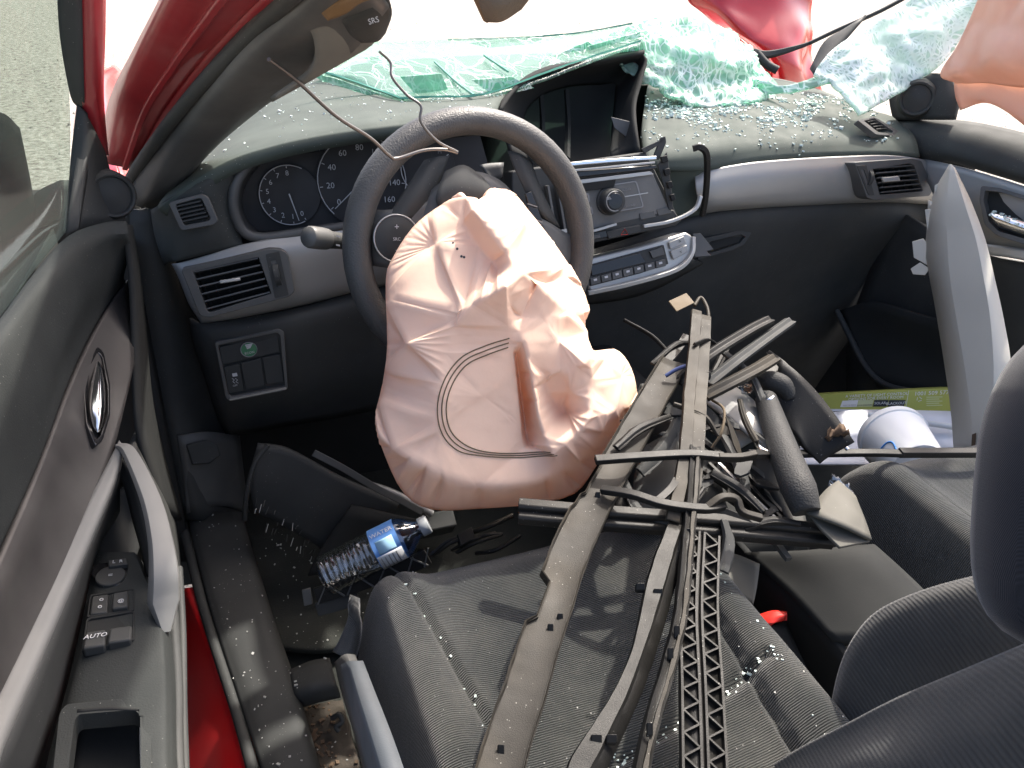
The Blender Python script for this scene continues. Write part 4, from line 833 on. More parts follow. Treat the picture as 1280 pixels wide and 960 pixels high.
# silver accent: the long strip and the grab handle meeting at a point
sheet('accent_strip', [Z([(-48, 980, .560), (-9, 880, .560), (51, 755, .562), (107, 634, .564), (135, 578, .567), (149, 550, .571)]),
                       Z([(-30, 1010, .552), (6, 918, .552), (66, 780, .555), (120, 655, .558), (146, 592, .562), (153, 556, .57)]),
                       Z([(-28, 1030, .535), (8, 938, .535), (70, 792, .538), (122, 664, .54), (147, 602, .545), (156, 560, .562)])], M['doorsilver'], door, 5, 4, .006)
sweep('grab_handle', Z([(148, 556, .570), (160, 562, .572), (176, 592, .566), (192, 632, .556), (202, 676, .544), (206, 716, .528), (206, 752, .505), (208, 790, .485)]), [(-.013, -.004), (-.010, .003), (0, .0055), (.010, .004), (.013, -.002), (.011, -.007), (-.010, -.008)], M['doorsilver'], door, n=6, ang=50, rad=[.35, .6, .75, .85, .95, 1.1, 1.2, .35], up=V((.35, -.2, 1)))
sheet('handle_inner', [Z([(152, 575, .555), (166, 600, .55), (178, 640, .54), (188, 690, .525), (190, 725, .50)]), Z([(148, 590, .53), (155, 610, .51), (165, 650, .50), (176, 690, .49), (182, 720, .48)])], M['black'], door, 5, 3, .004)
sheet('door_pocket_wall', [Z([(-40, 1000, .545), (8, 930, .545), (70, 786, .548), (122, 660, .55), (150, 590, .555)]), Z([(0, 1040, .47), (48, 960, .47), (88, 830, .47), (120, 700, .475), (150, 640, .49)])], M['black'], door, 5, 4, .004)
sheet('handle_well', [Z([(118, 702, .485), (128, 660, .49), (150, 612, .50), (162, 605, .505)]), Z([(140, 700, .48), (150, 670, .48), (165, 640, .48), (172, 640, .485)]), Z([(168, 705, .47), (176, 680, .47), (186, 665, .47), (196, 670, .47)])], M['dark'], door, 4, 4, .01)
ZA = .482
AR = pn(P(150, 780, z=ZA), (.12, .03, 1))
arm = sheet('armrest', [Z([(40, 1040, .455), (62, 940, .465), (86, 850, .474), (102, 780, .480), (113, 725, .484), (122, 688, .486)]),
                  Z([(60, 1050, .470), (82, 940, .478), (104, 850, .486), (118, 785, .490), (128, 730, .492), (134, 690, .492)]),
                  Z([(190, 1060, .478), (186, 945, .486), (190, 850, .490), (186, 775, .492), (176, 726, .492), (162, 690, .49)]),
                  Z([(222, 1060, .470), (214, 945, .478), (212, 850, .482), (205, 782, .486), (188, 738, .488), (172, 694, .488)]),
                  Z([(236, 1060, .44), (226, 945, .445), (224, 850, .45), (216, 790, .455), (204, 760, .46), (190, 720, .46)])], M['doorpad'], door, 12, 16, .0)
cut(arm, [(96, 890), (170, 884), (178, 896), (180, 1040), (70, 1040)])
sheet('armrest_side', [Z([(238, 1060, .46), (228, 945, .462), (227, 850, .465), (221, 770, .47), (214, 700, .48), (204, 645, .49), (184, 596, .52), (166, 560, .55)]), Z([(250, 1060, .30), (236, 945, .30), (234, 850, .30), (231, 770, .30), (226, 700, .30), (218, 645, .30), (200, 590, .32), (178, 530, .35)])], M['black'], door, 4, 4, .008)
tube('door_edge_seal', Z([(232, 990, .42), (229, 880, .42), (228, 790, .43), (224, 710, .44)]), .004, M['black'], door, 5, 8)
sheet('front_edge', [[P(158, 280, z=.735), P(166, 340, z=.68), P(170, 420, z=.61), P(172, 500, z=.55), P(180, 560, z=.50), P(205, 640, z=.40)], [P(166, 282, z=.70), P(176, 345, z=.64), P(184, 425, z=.56), P(192, 505, z=.47), P(206, 570, z=.38), P(228, 650, z=.28)]], M['dark'], door, 4, 3, .006)
# switch plate on the armrest
def Aq(l, o=.0): return [P(a, b, z=.496+o) for a, b in l]
pxplate('mirror_dial_base', [(112, 716), (120, 704), (142, 702), (160, 706), (160, 722), (148, 732), (125, 732)], pn(P(138, 718, z=.494), (.1, 0, 1)), .004, M['gloss'], door, .0, .001, round_=.008)
pxplate('mirror_select', [(134, 700), (158, 697), (160, 705), (136, 708)], pn(P(147, 702, z=.497), (.1, 0, 1)), .006, M['black'], door, .002, .001)
md = disc('mirror_dial', P(138, 719, z=.496), V((.1, 0, 1)), .014, .006, M['black'], door, 26, .001)
pxtext('mirror_print', 'L  R', (147, 702), pn(P(147, 702, z=.497), (.1, 0, 1)), .006, M['dial'], door, .003, (10, -1))
pxtext('mirror_print', '=', (138, 719), pn(P(138, 719, z=.496), (.1, 0, 1)), .008, M['dial'], door, .0012, (10, -1))
LP = pn(P(140, 752, z=.4915), (.06, .02, 1))
frame('lock_bezel', [(112, 743), (168, 735), (168, 763), (108, 772)], [(114, 745), (166, 737), (166, 761), (111, 769)], LP, .006, M['dark'], door, .003, .003, .0006)
pxplate('lock_recess', [(112, 743), (168, 735), (168, 763), (108, 772)], LP, .003, M['dark'], door, .0005)
pxplate('lock_key', [(115, 745), (136, 742), (134, 765), (112, 768)], LP, .008, M['black'], door, .0045, .0015)
pxplate('window_lock_key', [(141, 741), (160, 738), (160, 758), (140, 761)], LP, .010, M['black'], door, .0075, .0015)
pxtext('lock_print', 'o', (127, 749), LP, .008, M['dial'], door, .0055, (10, -1)); pxtext('lock_print', 'o', (125, 758), LP, .008, M['dial'], door, .0055, (10, -1)); pxtext('lock_print', '@', (151, 751), LP, .006, M['dial'], door, .0085, (10, -1))
frame('window_bezel', [(108, 772), (168, 763), (168, 800), (102, 814)], [(110, 774), (166, 765), (165, 798), (104, 811)], LP, .010, M['dark'], door, .003, .004, .0006)
pxplate('window_recess', [(108, 772), (168, 763), (168, 800), (102, 814)], LP, .003, M['dark'], door, .0005)
for q, s in (([(107, 790), (132, 786), (131, 806), (103, 811)], 'AUTO'), ([(137, 785), (165, 781), (164, 799), (134, 804)], '')):
    sw_ = pxplate('window_switch', q, LP, .012, M['black'], door, .0075, .002)
    if s: pxtext('switch_print', s, (119, 795), LP, .007, M['dial'], sw_, .0084, (10, -1.5), shear=.2)
PC = pn(P(140, 920, z=.4855), (.08, .02, 1))
frame('pull_cup_rim', [(82, 880), (176, 871), (188, 884), (190, 1010), (60, 1020), (74, 892)], [(98, 893), (168, 887), (175, 894), (176, 1010), (78, 1018), (93, 900)], PC, .02, M['doorpad'], door, .004, .012, .004)
sheet('pull_cup', [[P(96, 891, pl=PC, off=.004), P(135, 888, pl=PC, off=.004), P(174, 889, pl=PC, off=.004)], [P(99, 912, pl=PC, off=-.045), P(138, 910, pl=PC, off=-.05), P(172, 908, pl=PC, off=-.045)], [P(84, 1010, pl=PC, off=-.05), P(130, 1010, pl=PC, off=-.055), P(176, 1005, pl=PC, off=-.05)]], M['dark'], door, 4, 4, .003)
sheet('outer_skin', [[V((-.60, .30, .5)), V((-.64, -.2, .5)), V((-.66, -1.1, .5))], [V((-.64, .30, .4)), V((-.70, -.2, .4)), V((-.72, -1.1, .4))], [V((-.60, .30, -.1)), V((-.66, -.2, -.1)), V((-.68, -1.1, -.1))]], M['red'], door, 4, 4, .003)
sheet('inner_skin', [[V((-.565, .28, .66)), V((-.60, -.2, .66)), V((-.62, -1.1, .66))], [V((-.555, .28, .3)), V((-.59, -.2, .3)), V((-.61, -1.1, .3))], [V((-.555, .28, -.06)), V((-.60, -.2, -.06)), V((-.62, -1.1, -.06))]], M['dark'], door, 4, 4, .003)
# window: glass, sash, sail panel, tweeter
sheet('window_glass', [[P(-60, 470, z=.742), P(0, 396, z=.742), P(45, 335, z=.742), P(84, 288, z=.742)], [P(-60, 200, y=.02), P(0, 190, y=.10), P(45, 175, y=.16), P(88, 150, y=.22)], [P(-60, -60, y=-.02), P(0, -60, y=.05), P(40, -60, y=.10), P(76, -60, y=.16)]], M['pane'], door, 4, 4, .004)
sheet('window_sash', [[P(70, -60, y=.16), P(74, 40, y=.18), P(88, 120, y=.20), P(100, 152, y=.21), P(82, 292, y=.05)], [P(100, -60, y=.145), P(102, 40, y=.165), P(104, 120, y=.185), P(112, 160, y=.195), P(98, 285, y=.06)]], M['black'], door, 5, 3, .012)
sheet('sash_edge', [[P(98, -60, y=.15), P(100, 40, y=.17), P(102, 120, y=.19), P(108, 175, y=.20)], [P(116, -60, y=.14), P(118, 40, y=.16), P(120, 120, y=.18), P(128, 190, y=.20)], [P(133, -60, y=.155), P(132, 40, y=.175), P(130, 120, y=.20), P(136, 195, y=.22)]], M['redmuted'], door, 5, 3, .01)
sheet('sail_panel', [[P(96, 130, y=.19), P(88, 200, y=.16), P(82, 286, y=.08)], [P(112, 150, y=.18), P(112, 215, y=.15), P(112, 284, y=.10)], [P(132, 190, y=.20), P(145, 240, y=.20), P(160, 280, y=.18)]], M['black'], door, 4, 4, .012)
tw = P(139, 244, y=.165); tn = (CAM-tw).normalized()+V((.35, -.1, -.1))
td = disc('tweeter', tw, tn, .03, .02, M['black'], door, 30, 0, [(.034, -.02), (.032, .004), (.028, .010), (.0255, .009), (.024, .004), (.012, .006), (.002, .008)])
# door mirror outside the glass
mr_ = root('door_mirror', P(0, 230, y=.42), 'dark door mirror housing seen through the driver window', 'mirror')
sheet('housing', [Y([(-90, 150, .40), (-60, 135, .36), (0, 140, .34), (25, 160, .36)]), Y([(-95, 220, .38), (-60, 220, .31), (5, 215, .29), (40, 235, .34)]), Y([(-90, 290, .40), (-50, 300, .34), (5, 300, .32), (46, 285, .36)])], M['dark'], mr_, 5, 5, .03)
sheet('mirror_stem', [Y([(20, 270, .36), (46, 240, .35), (75, 225, .31)]), Y([(20, 300, .36), (50, 285, .35), (78, 270, .30)])], M['black'], mr_, 4, 3, .02)

# ================================================================== PASSENGER DOOR
pdr = root('passenger_door', (1.1, .1, .1), 'far passenger door with black pad, chrome latch and speaker pocket', 'car door')
def X(l): return [P(a, b, x=x) for a, b, x in l]
sheet('upper_pad', [X([(1112, 150, 1.12), (1150, 147, 1.12), (1215, 152, 1.13), (1290, 168, 1.13), (1350, 185, 1.13)]), X([(1118, 166, 1.09), (1160, 164, 1.085), (1225, 172, 1.085), (1300, 190, 1.085), (1360, 205, 1.085)]), X([(1140, 188, 1.075), (1180, 190, 1.07), (1235, 204, 1.065), (1310, 226, 1.06), (1370, 245, 1.06)]), X([(1150, 200, 1.085), (1190, 204, 1.085), (1240, 218, 1.08), (1310, 240, 1.08), (1370, 260, 1.08)])], M['dash'], pdr, 5, 4, .01)
sheet('trim_panel', [X([(1142, 196, 1.085), (1190, 206, 1.08), (1240, 220, 1.075), (1310, 242, 1.075)]), X([(1165, 240, 1.075), (1210, 250, 1.07), (1250, 262, 1.07), (1310, 280, 1.07)]), X([(1185, 300, 1.08), (1225, 312, 1.08), (1260, 320, 1.08), (1310, 330, 1.08)])], M['silver'], pdr, 5, 4, .006)
PH = pn(P(1255, 270, x=1.055), (-1, -.1, .25))
ph = frame('latch_cup', [(1226, 232), (1250, 235), (1300, 250), (1300, 312), (1245, 294), (1230, 280), (1224, 250)], [(1231, 238), (1250, 240), (1300, 256), (1300, 304), (1248, 289), (1236, 277), (1229, 250)], PH, .02, M['grey'], pdr, .004, .006, .001, 3)
pxplate('cup_back', [(1228, 234), (1250, 237), (1300, 252), (1300, 308), (1246, 291), (1233, 279), (1226, 250)], PH, .002, M['dark'], ph, -.012)
sheet('latch_lever', [[P(1236, 264, pl=PH, off=.004), P(1260, 270, pl=PH, off=.006), P(1300, 282, pl=PH, off=.006)], [P(1238, 272, pl=PH, off=.01), P(1262, 279, pl=PH, off=.012), P(1300, 292, pl=PH, off=.012)], [P(1246, 284, pl=PH, off=.002), P(1265, 290, pl=PH, off=.004), P(1300, 301, pl=PH, off=.004)]], M['chrome'], ph, 4, 4, .004)
sheet('accent_strip', [X([(1226, 304, 1.065), (1260, 308, 1.062), (1310, 316, 1.06)]), X([(1232, 318, 1.058), (1262, 322, 1.056), (1310, 332, 1.055)])], M['satin'], pdr, 4, 3, .006)
sheet('lower_panel', [X([(1120, 262, 1.10), (1170, 290, 1.09), (1230, 318, 1.08), (1320, 335, 1.08)]), X([(1090, 330, 1.10), (1150, 350, 1.09), (1230, 380, 1.09), (1330, 400, 1.09)]), X([(1060, 420, 1.11), (1130, 440, 1.11), (1230, 470, 1.11), (1330, 500, 1.11)]), X([(1060, 520, 1.12), (1130, 540, 1.12), (1230, 570, 1.12), (1330, 600, 1.12)])], M['black'], pdr, 4, 4, .01)
sheet('speaker_pocket', [X([(1050, 388, 1.06), (1090, 378, 1.05), (1150, 395, 1.04), (1210, 410, 1.04)]), X([(1062, 420, 1.06), (1100, 425, 1.07), (1150, 440, 1.07), (1210, 450, 1.06)]), X([(1085, 470, 1.04), (1115, 482, 1.04), (1160, 490, 1.04), (1210, 500, 1.04)])], M['dark'], pdr, 5, 4, .008)
tube('pocket_rim', X([(1046, 388, 1.05), (1062, 420, 1.045), (1082, 458, 1.035), (1110, 482, 1.03), (1170, 494, 1.03)]), .007, M['black'], pdr, 6, 8)
sheet('sail_panel', [X([(1108, 100, 1.13), (1150, 92, 1.12), (1186, 92, 1.11)]), X([(1112, 130, 1.115), (1150, 125, 1.10), (1196, 120, 1.10)]), X([(1116, 150, 1.11), (1155, 150, 1.10), (1190, 150, 1.10)])], M['black'], pdr, 4, 4, .012)
tw = P(1146, 123, x=1.085); tn = (CAM-tw).normalized()+V((-.2, -.2, 0))
disc('tweeter', tw, tn, .03, .02, M['black'], pdr, 30, 0, [(.040, -.02), (.038, .004), (.033, .010), (.029, .009), (.027, .004), (.014, .006), (.002, .008)])

# ================================================================== SEATS
def seat_surface(x0, x1, yf, yr, z0, name, lab, mats, seams, frontdrop=.10):
    s = root(name, ((x0+x1)/2, (yf+yr)/2, .05), lab, 'car seat')
    NX, NY = 110, 110; cx = (x0+x1)/2; hw = (x1-x0)/2
    def top(u, v):           # u -1..1 across, v 0 front .. 1 rear
        au = abs(u)
        bol = .026*math.exp(-((au-.80)/.16)**2)
        z = z0+bol-.012*math.exp(-(u/.5)**2)-.018*v
        if au > .88: z -= .11*((au-.88)/.12)**2
        y = yf+(yr-yf)*v
        if v < .16: t = 1-v/.16; z -= .075*t**2.2
        return z
    bm_v = []; 
    for j in range(NY+1):
        v = j/NY
        for i in range(NX+1):
            u = i/NX*2-1
            w_ = 1-.05*(1-v)-.03*v
            x = cx+hw*u*w_; y = yf+(yr-yf)*v - .03*(1-v)*(-(1-u*u)) 
            z = top(u, v)
            for (fn_, dep, wd) in seams: z -= dep*math.exp(-(fn_(x, y)/wd)**2)
            z += .0022*noise.noise(V((x*9, y*9, 2)))+.0012*noise.noise(V((x*25, y*25, 5)))
            bm_v.append(V((x, y, z)))
    cu_ = mk('cushion', bm_v, gridfaces(NY+1, NX+1), mats[0], s, ang=179)
    # skirt: front and sides down to the rail
    edge = [bm_v[i] for i in range(NX+1)]
    lf = [bm_v[j*(NX+1)] for j in range(NY, -1, -1)]; rt = [bm_v[j*(NX+1)+NX] for j in range(NY+1)]
    ring = lf+edge[1:]+rt[1:]
    vs = []; N = len(ring)
    for k in range(5):
        t = k/4
        for p in ring: vs.append(V((p.x+(cx-p.x)*.02*t, p.y-(.05*t if abs(p.y-yf) < .08 else 0)*1, p.z-.012-(p.z-.012-.14)*t if k else p.z)))
    mk('skirt', vs, gridfaces(5, N), mats[1], s, ang=179)
    return s, cu_
ds, cush = seat_surface(-.262, .222, -.285, -.86, .405, 'driver_car_seat', 'charcoal driver seat with ribbed cloth cushion strewn with trim', [M['seat'], M['seatside']],
    [(lambda x, y: x+.165+.12*(y+.40) if False else (x-(-.195-.16*(y+.35))), .014, .005), (lambda x, y: x-(.155+.10*(y+.35)), .014, .005), (lambda x, y: (y+.60)-.18*x if -.13 < x < .16 else 1, .011, .005)])
# passenger seat
ps, pcush = seat_surface(.50, 1.03, -.30, -.86, .415, 'passenger_car_seat', 'dark grey passenger seat cushion half in sunlight beyond the armrest', [M['seat'], M['seatside']],
    [(lambda x, y: x-.585, .006, .006)])
# driver backrest: right wing and near face
def DS(name, rows, mat, par, **k):
    return sheet(name, [[P(a, b, d=d) for a, b, d in r] for r in rows], mat, par, **k)
DS('backrest_wing', [[(1032, 935, .84), (1040, 872, .83), (1056, 816, .81), (1088, 770, .79), (1140, 742, .76), (1215, 720, .72), (1300, 705, .68)],
                     [(1036, 938, .825), (1048, 880, .81), (1068, 828, .79), (1100, 786, .77), (1150, 758, .74), (1218, 738, .70), (1300, 722, .66)],
                     [(1050, 945, .81), (1072, 900, .79), (1100, 856, .77), (1130, 822, .75), (1175, 800, .72), (1230, 785, .685), (1300, 770, .645)],
                     [(1085, 960, .80), (1115, 925, .775), (1145, 893, .755), (1175, 868, .735), (1215, 850, .705), (1260, 840, .67), (1310, 830, .63)],
                     [(1120, 990, .80), (1160, 960, .775), (1190, 935, .755), (1220, 915, .735), (1250, 905, .705), (1280, 900, .68), (1320, 890, .64)]], M['back'], ds, nu=6, nv=6, solid=.03)
DS('backrest', [[(900, 995, .80), (955, 962, .77), (1000, 934, .74), (1060, 903, .69), (1120, 872, .64), (1200, 838, .58), (1290, 800, .52)],
                [(915, 1005, .785), (968, 975, .755), (1015, 950, .72), (1075, 920, .67), (1135, 890, .62), (1212, 856, .56), (1300, 820, .50)],
                [(960, 1030, .74), (1010, 1005, .70), (1060, 985, .66), (1115, 960, .61), (1175, 935, .57), (1250, 905, .52), (1330, 870, .47)],
                [(1020, 1070, .68), (1070, 1050, .65), (1120, 1030, .61), (1175, 1010, .57), (1230, 990, .53), (1300, 965, .49), (1370, 940, .45)]], M['back'], ds, nu=6, nv=6, solid=.02)
# headrest
hc = P(1398, 606, d=.56)
def headrest():
    vs = []; NU, NV = 28, 20
    ax, ay, az = cr_*.090, cu*.124, cf*.07
    for j in range(NV+1):
        ph = math.pi*j/NV-math.pi/2
        for i in range(NU):
            th = 2*math.pi*i/NU
            f = lambda c, e: math.copysign(abs(c)**e, c)
            c, s = math.cos(ph), math.sin(ph)
            vs.append(hc+ax*f(c, .5)*f(math.cos(th), .7)+az*f(c, .5)*f(math.sin(th), .7)+ay*f(s, .75)+cr_*.018*s)
    mk('headrest', vs, gridfaces(NV+1, NU, wrap=True), M['navy'], ds, ang=179)
headrest()
# seat side trim: blue-grey lever bar, black plate, rail
sheet('side_trim', [[P(418, 828, x=-.285), P(425, 860, x=-.29), P(440, 910, x=-.295), P(460, 985, x=-.30)], [P(430, 818, x=-.285), P(440, 850, x=-.292), P(458, 905, x=-.298), P(482, 985, x=-.302)], [P(444, 818, x=-.272), P(456, 850, x=-.275), P(474, 900, x=-.278), P(500, 985, x=-.28)]], M['grey'], ds, 4, 4, .01)
lever = plastic('slate seat lever', (.055, .063, .070), .5, dust=.25, dustcol=(.12, .12, .12))
sheet('recline_lever', [[P(424, 832, x=-.30), P(434, 880, x=-.306), P(448, 930, x=-.31), P(464, 990, x=-.312)], [P(436, 826, x=-.300), P(450, 874, x=-.308), P(466, 925, x=-.312), P(484, 985, x=-.314)]], lever, ds, 5, 4, .012)
sheet('corner_gusset', [[P(443, 745, x=-.262), P(436, 770, x=-.27), P(424, 800, x=-.272), P(415, 815, x=-.272)], [P(450, 748, x=-.255), P(450, 778, x=-.258), P(446, 805, x=-.26), P(440, 825, x=-.262)]], M['seatside'], ds, 4, 3, .006)
rail = root('seat_rail', P(395, 870, z=.08), 'grimy black seat rail with grit beside the sill', 'seat rail')
sheet('rail_cover', [Z([(360, 838, .11), (388, 826, .12), (412, 822, .12)]), Z([(368, 868, .12), (392, 858, .135), (420, 852, .13)]), Z([(380, 884, .09), (400, 878, .10), (426, 872, .10)])], M['black'], rail, 4, 4, .01)
sheet('rail_track', [Z([(372, 885, .05), (400, 878, .05), (428, 874, .05)]), Z([(400, 985, .05), (425, 985, .05), (455, 985, .05)])], M['dirt'], rail, 6, 10, .01, fn=lambda p: p+V((0, 0, .006*noise.noise(p*70))))
tube('rail_pin', Z([(415, 898, .065), (424, 893, .075), (428, 902, .07), (420, 908, .065), (424, 914, .06)]), .004, M['black'], rail, 5, 7)
# seat belt buckle
bk = root('seat_belt_buckle', P(985, 820, x=.27), 'black seat belt buckle with bright red release button', 'buckle')
BP = pn(P(965, 775, x=.262), (-.8, -.6, .45))
sheet('housing', [[P(942, 780, x=.25), P(965, 782, x=.27), P(982, 776, x=.30)], [P(946, 815, x=.25), P(975, 822, x=.265), P(998, 812, x=.295)], [P(962, 848, x=.25), P(990, 858, x=.262), P(1012, 842, x=.29)]], M['black'], bk, 5, 4, .02)
sheet('release_button', [[P(948, 768, x=.262), P(966, 763, x=.275), P(984, 764, x=.29)], [P(946, 774, x=.254), P(964, 772, x=.266), P(983, 769, x=.284)], [P(950, 781, x=.252), P(966, 779, x=.264), P(980, 776, x=.282)]], M['redp'], bk, 5, 4, .012)
tube('buckle_stalk', [P(985, 850, x=.26), P(995, 875, x=.25), P(1006, 900, x=.245)], .008, M['black'], bk, 5, 8)
sheet('console_side_lining', [[P(1012, 866, x=.255), P(1020, 900, x=.25)], [P(1024, 862, x=.27), P(1038, 896, x=.262)]], M['tan'], bk, 3, 3, .003)

# ================================================================== CENTRE CONSOLE
con = root('centre_console', (.37, -.35, .05), 'black centre console with soft armrest box between the seats', 'console')
sheet('armrest_lid', [[P(930, 690, x=.296), P(1000, 688, x=.34), P(1060, 682, x=.40), P(1092, 680, x=.43)], [P(938, 700, x=.292), P(1005, 696, x=.33), P(1070, 690, x=.385), P(1100, 686, x=.425)], [P(985, 740, x=.294), P(1050, 742, x=.335), P(1110, 735, x=.385), P(1148, 730, x=.425)], [P(1040, 800, x=.296), P(1100, 800, x=.335), P(1160, 795, x=.38), P(1200, 785, x=.42)]], M['dark'], con, 5, 5, .02)  # darkest plastic here stands in for the shadow over the lid
sheet('console_side', [[P(890, 640, x=.30), P(930, 690, x=.30), P(985, 742, x=.30), P(1040, 800, x=.30), P(1100, 880, x=.30)], [P(890, 720, x=.305), P(915, 770, x=.31), P(960, 820, x=.31), P(1010, 860, x=.31), P(1060, 930, x=.31)], [P(895, 800, x=.31), P(925, 840, x=.31), P(955, 880, x=.31), P(1000, 930, x=.31), P(1040, 990, x=.31)]], M['dark'], con, 5, 5, .01)
box('tunnel', V((.37, .02, .17)), V((.085, 0, 0)), V((0, .36, 0)), V((0, 0, .15)), M['dark'], con, .03, 4)
sheet('console_left_wall', [[P(800, 480, x=.26), P(860, 560, x=.26), P(900, 640, x=.268)], [P(760, 600, x=.255), P(810, 660, x=.26), P(860, 720, x=.262)]], M['black'], con, 4, 4, .008)
# ================================================================== LOOSE THINGS ON THE CONSOLE
DPL = plane(V((.30, -.12, .535)), V((-.163, -.594, .455)), V((.38, -.45, .475)))
def dp(l, off=0): return [P(p[0], p[1], pl=DPL, off=off+(p[2] if len(p) > 2 else 0)) for p in l]
def channel(w, h, t=.0025):    # a shallow U section
    return [(-w, h), (-w, 0), (-w*.6, -t*.4), (w*.6, -t*.4), (w, 0), (w, h), (w-t, h), (w-t, t), (w*.55, t*.8), (-w*.55, t*.8), (-w+t, t), (-w+t, h)]
GR = 'trim strips across the driver seat'
# wide dusty trim strip, the longest of them
ws = root('trim_strip', dp([(640, 940)])[0], 'wide dusty tan-grey trim strip lying along the driver cushion', 'trim strip', GR)
wide = [(843, 452, .02), (815, 500, .022), (788, 548, .022), (755, 608, .022), (738, 640, .02), (714, 690, .02), (695, 745, .02), (672, 810, .02), (655, 865, .02), (635, 925, .02), (618, 985, .02)]
cols = []
prof = [(-1, -.005), (-.98, .006), (-.90, .007), (-.84, .001), (-.3, 0), (.5, .0015), (.86, .004), (.94, .009), (1, .008), (1.02, -.005)]
def ribbon(name, path, halfw, prof, mat, par, nfn=None, n=4, off=0, solid=.003):
    c = cr(dp(path, off), n); rows = []
    for i, p in enumerate(c):
        t = (c[min(i+1, len(c)-1)]-c[max(i-1, 0)]).normalized(); s = t.cross(DPL[1]).normalized(); b = s.cross(t)
        if b.dot(DPL[1]) < 0: b = -b
        if s.dot(cr_) < 0: s = -s
        u = i/(len(c)-1); wl_ = halfw(u) if callable(halfw) else (halfw, halfw)
        rows.append([p+s*(q*(wl_[0] if q < 0 else wl_[1])+.0010*noise.noise(p*45+V((q*3, 0, 0))))+b*(h+.0012*noise.noise(p*110+V((0, q*5, 0)))) for q, h in prof])
    o = mk(name, [p for r in rows for p in r], gridfaces(len(rows), len(prof)), mat, par, ang=35)
    me = o.data; nn = sum((f.normal for f in me.polygons), V())
    if nn.dot(DPL[1]) < 0: me.flip_normals()
    s = o.modifiers.new('s', 'SOLIDIFY'); s.thickness = solid; s.offset = -1
    return o
def wfun(u):
    l = .021
    if .40 < u < .58: l = .024
    if .58 <= u < .66: l = .012
    if .25 < u < .36: l = .017
    return (l, .021)
ribbon('strip_face', wide, wfun, prof, M['strip'], ws, n=6)
for (x, y) in ((747, 622), (688, 788), (700, 775), (626, 940)):
    p = dp([(x, y, .0205)])[0]; c_ = box('clip', p, cr_*.003, cu*.006, DPL[1]*.002, M['strip2'], ws, .0008)
sweep('strip_edge', dp([(a+14 if i < 3 else a+17, b+6, o-.004) for i, (a, b, o) in enumerate(wide)]), [(-.0015, -.003), (.0015, -.003), (.0015, .003), (-.0015, .003)], M['strip2'], ws, up=DPL[1], n=4)
# tall scuffed channel from the radio down the seat
ch = root('trim_strip', dp([(760, 930)])[0], 'scuffed black channel strip standing up from tan tag to seat', 'trim strip', GR)
pth = [(876, 395, .06), (873, 440, .055), (868, 500, .05), (864, 560, .045), (858, 610, .04), (848, 660, .036), (830, 720, .032), (815, 770, .030), (795, 830, .028), (770, 890, .028), (740, 950, .028), (722, 985, .028)]
ribbon('strip_face', pth[:6], .0175, [(-1, .006), (-.9, .010), (-.1, .010), (0, .004), (.9, .004), (1, -.004)], M['strip'], ch, n=6)
ribbon('strip_tail', pth[5:], lambda u: (.013+.004*math.sin(u*9), .015), [(-1, -.004), (-.9, .006), (.1, .007), (.3, .001), (1, -.004)], M['strip2'], ch, n=6)
for (x, y, o) in ((884, 470, .052), (822, 742, .036), (800, 735, .036), (764, 925, .034), (745, 925, .034), (866, 610, .045)):
    box('clip', dp([(x, y, o)])[0], cr_*.005, cu*.004, DPL[1]*.003, M['strip2'], ch, .001)
tube('loop', dp([(868, 382, .062), (876, 372, .066), (884, 385, .064), (886, 400, .06)]), .003, M['strip'], ch, 5, 7)
tag(plate('paper_tag', dp([(836, 376, .07), (858, 366, .072), (868, 378, .07), (846, 389, .068)]), .002, M['tan'], None, .0005), 'small tan card tag at the top of the standing strip', 'tag')
# slim rail with bright edge
rl = root('trim_strip', dp([(820, 900)])[0], 'slim black rail with scraped bright edge next to lattice strip', 'trim strip', GR)
rp_ = [(868, 560, .052), (866, 610, .048), (862, 650, .046), (858, 700, .042), (852, 760, .038), (842, 810, .036), (828, 860, .034), (812, 915, .032), (798, 985, .03)]
ribbon('rail_face', rp_, .008, [(-1, -.002), (-.8, .006), (-.2, .003), (.2, .003), (.8, .006), (1, -.003)], M['strip2'], rl, n=6)
sweep('bright_edge', dp([(a+4, b, o+.006) for a, b, o in rp_]), [(-.0018, -.001), (.0018, -.001), (.0018, .001), (-.0018, .001)], M['strip'], rl, up=DPL[1], n=5, rough=.8)
for (x, y) in ((846, 790), (838, 818), (812, 912), (860, 668)): box('clip', dp([(x, y, .044)])[0], cr_*.003, cu*.006, DPL[1]*.002, M['strip2'], rl, .001)
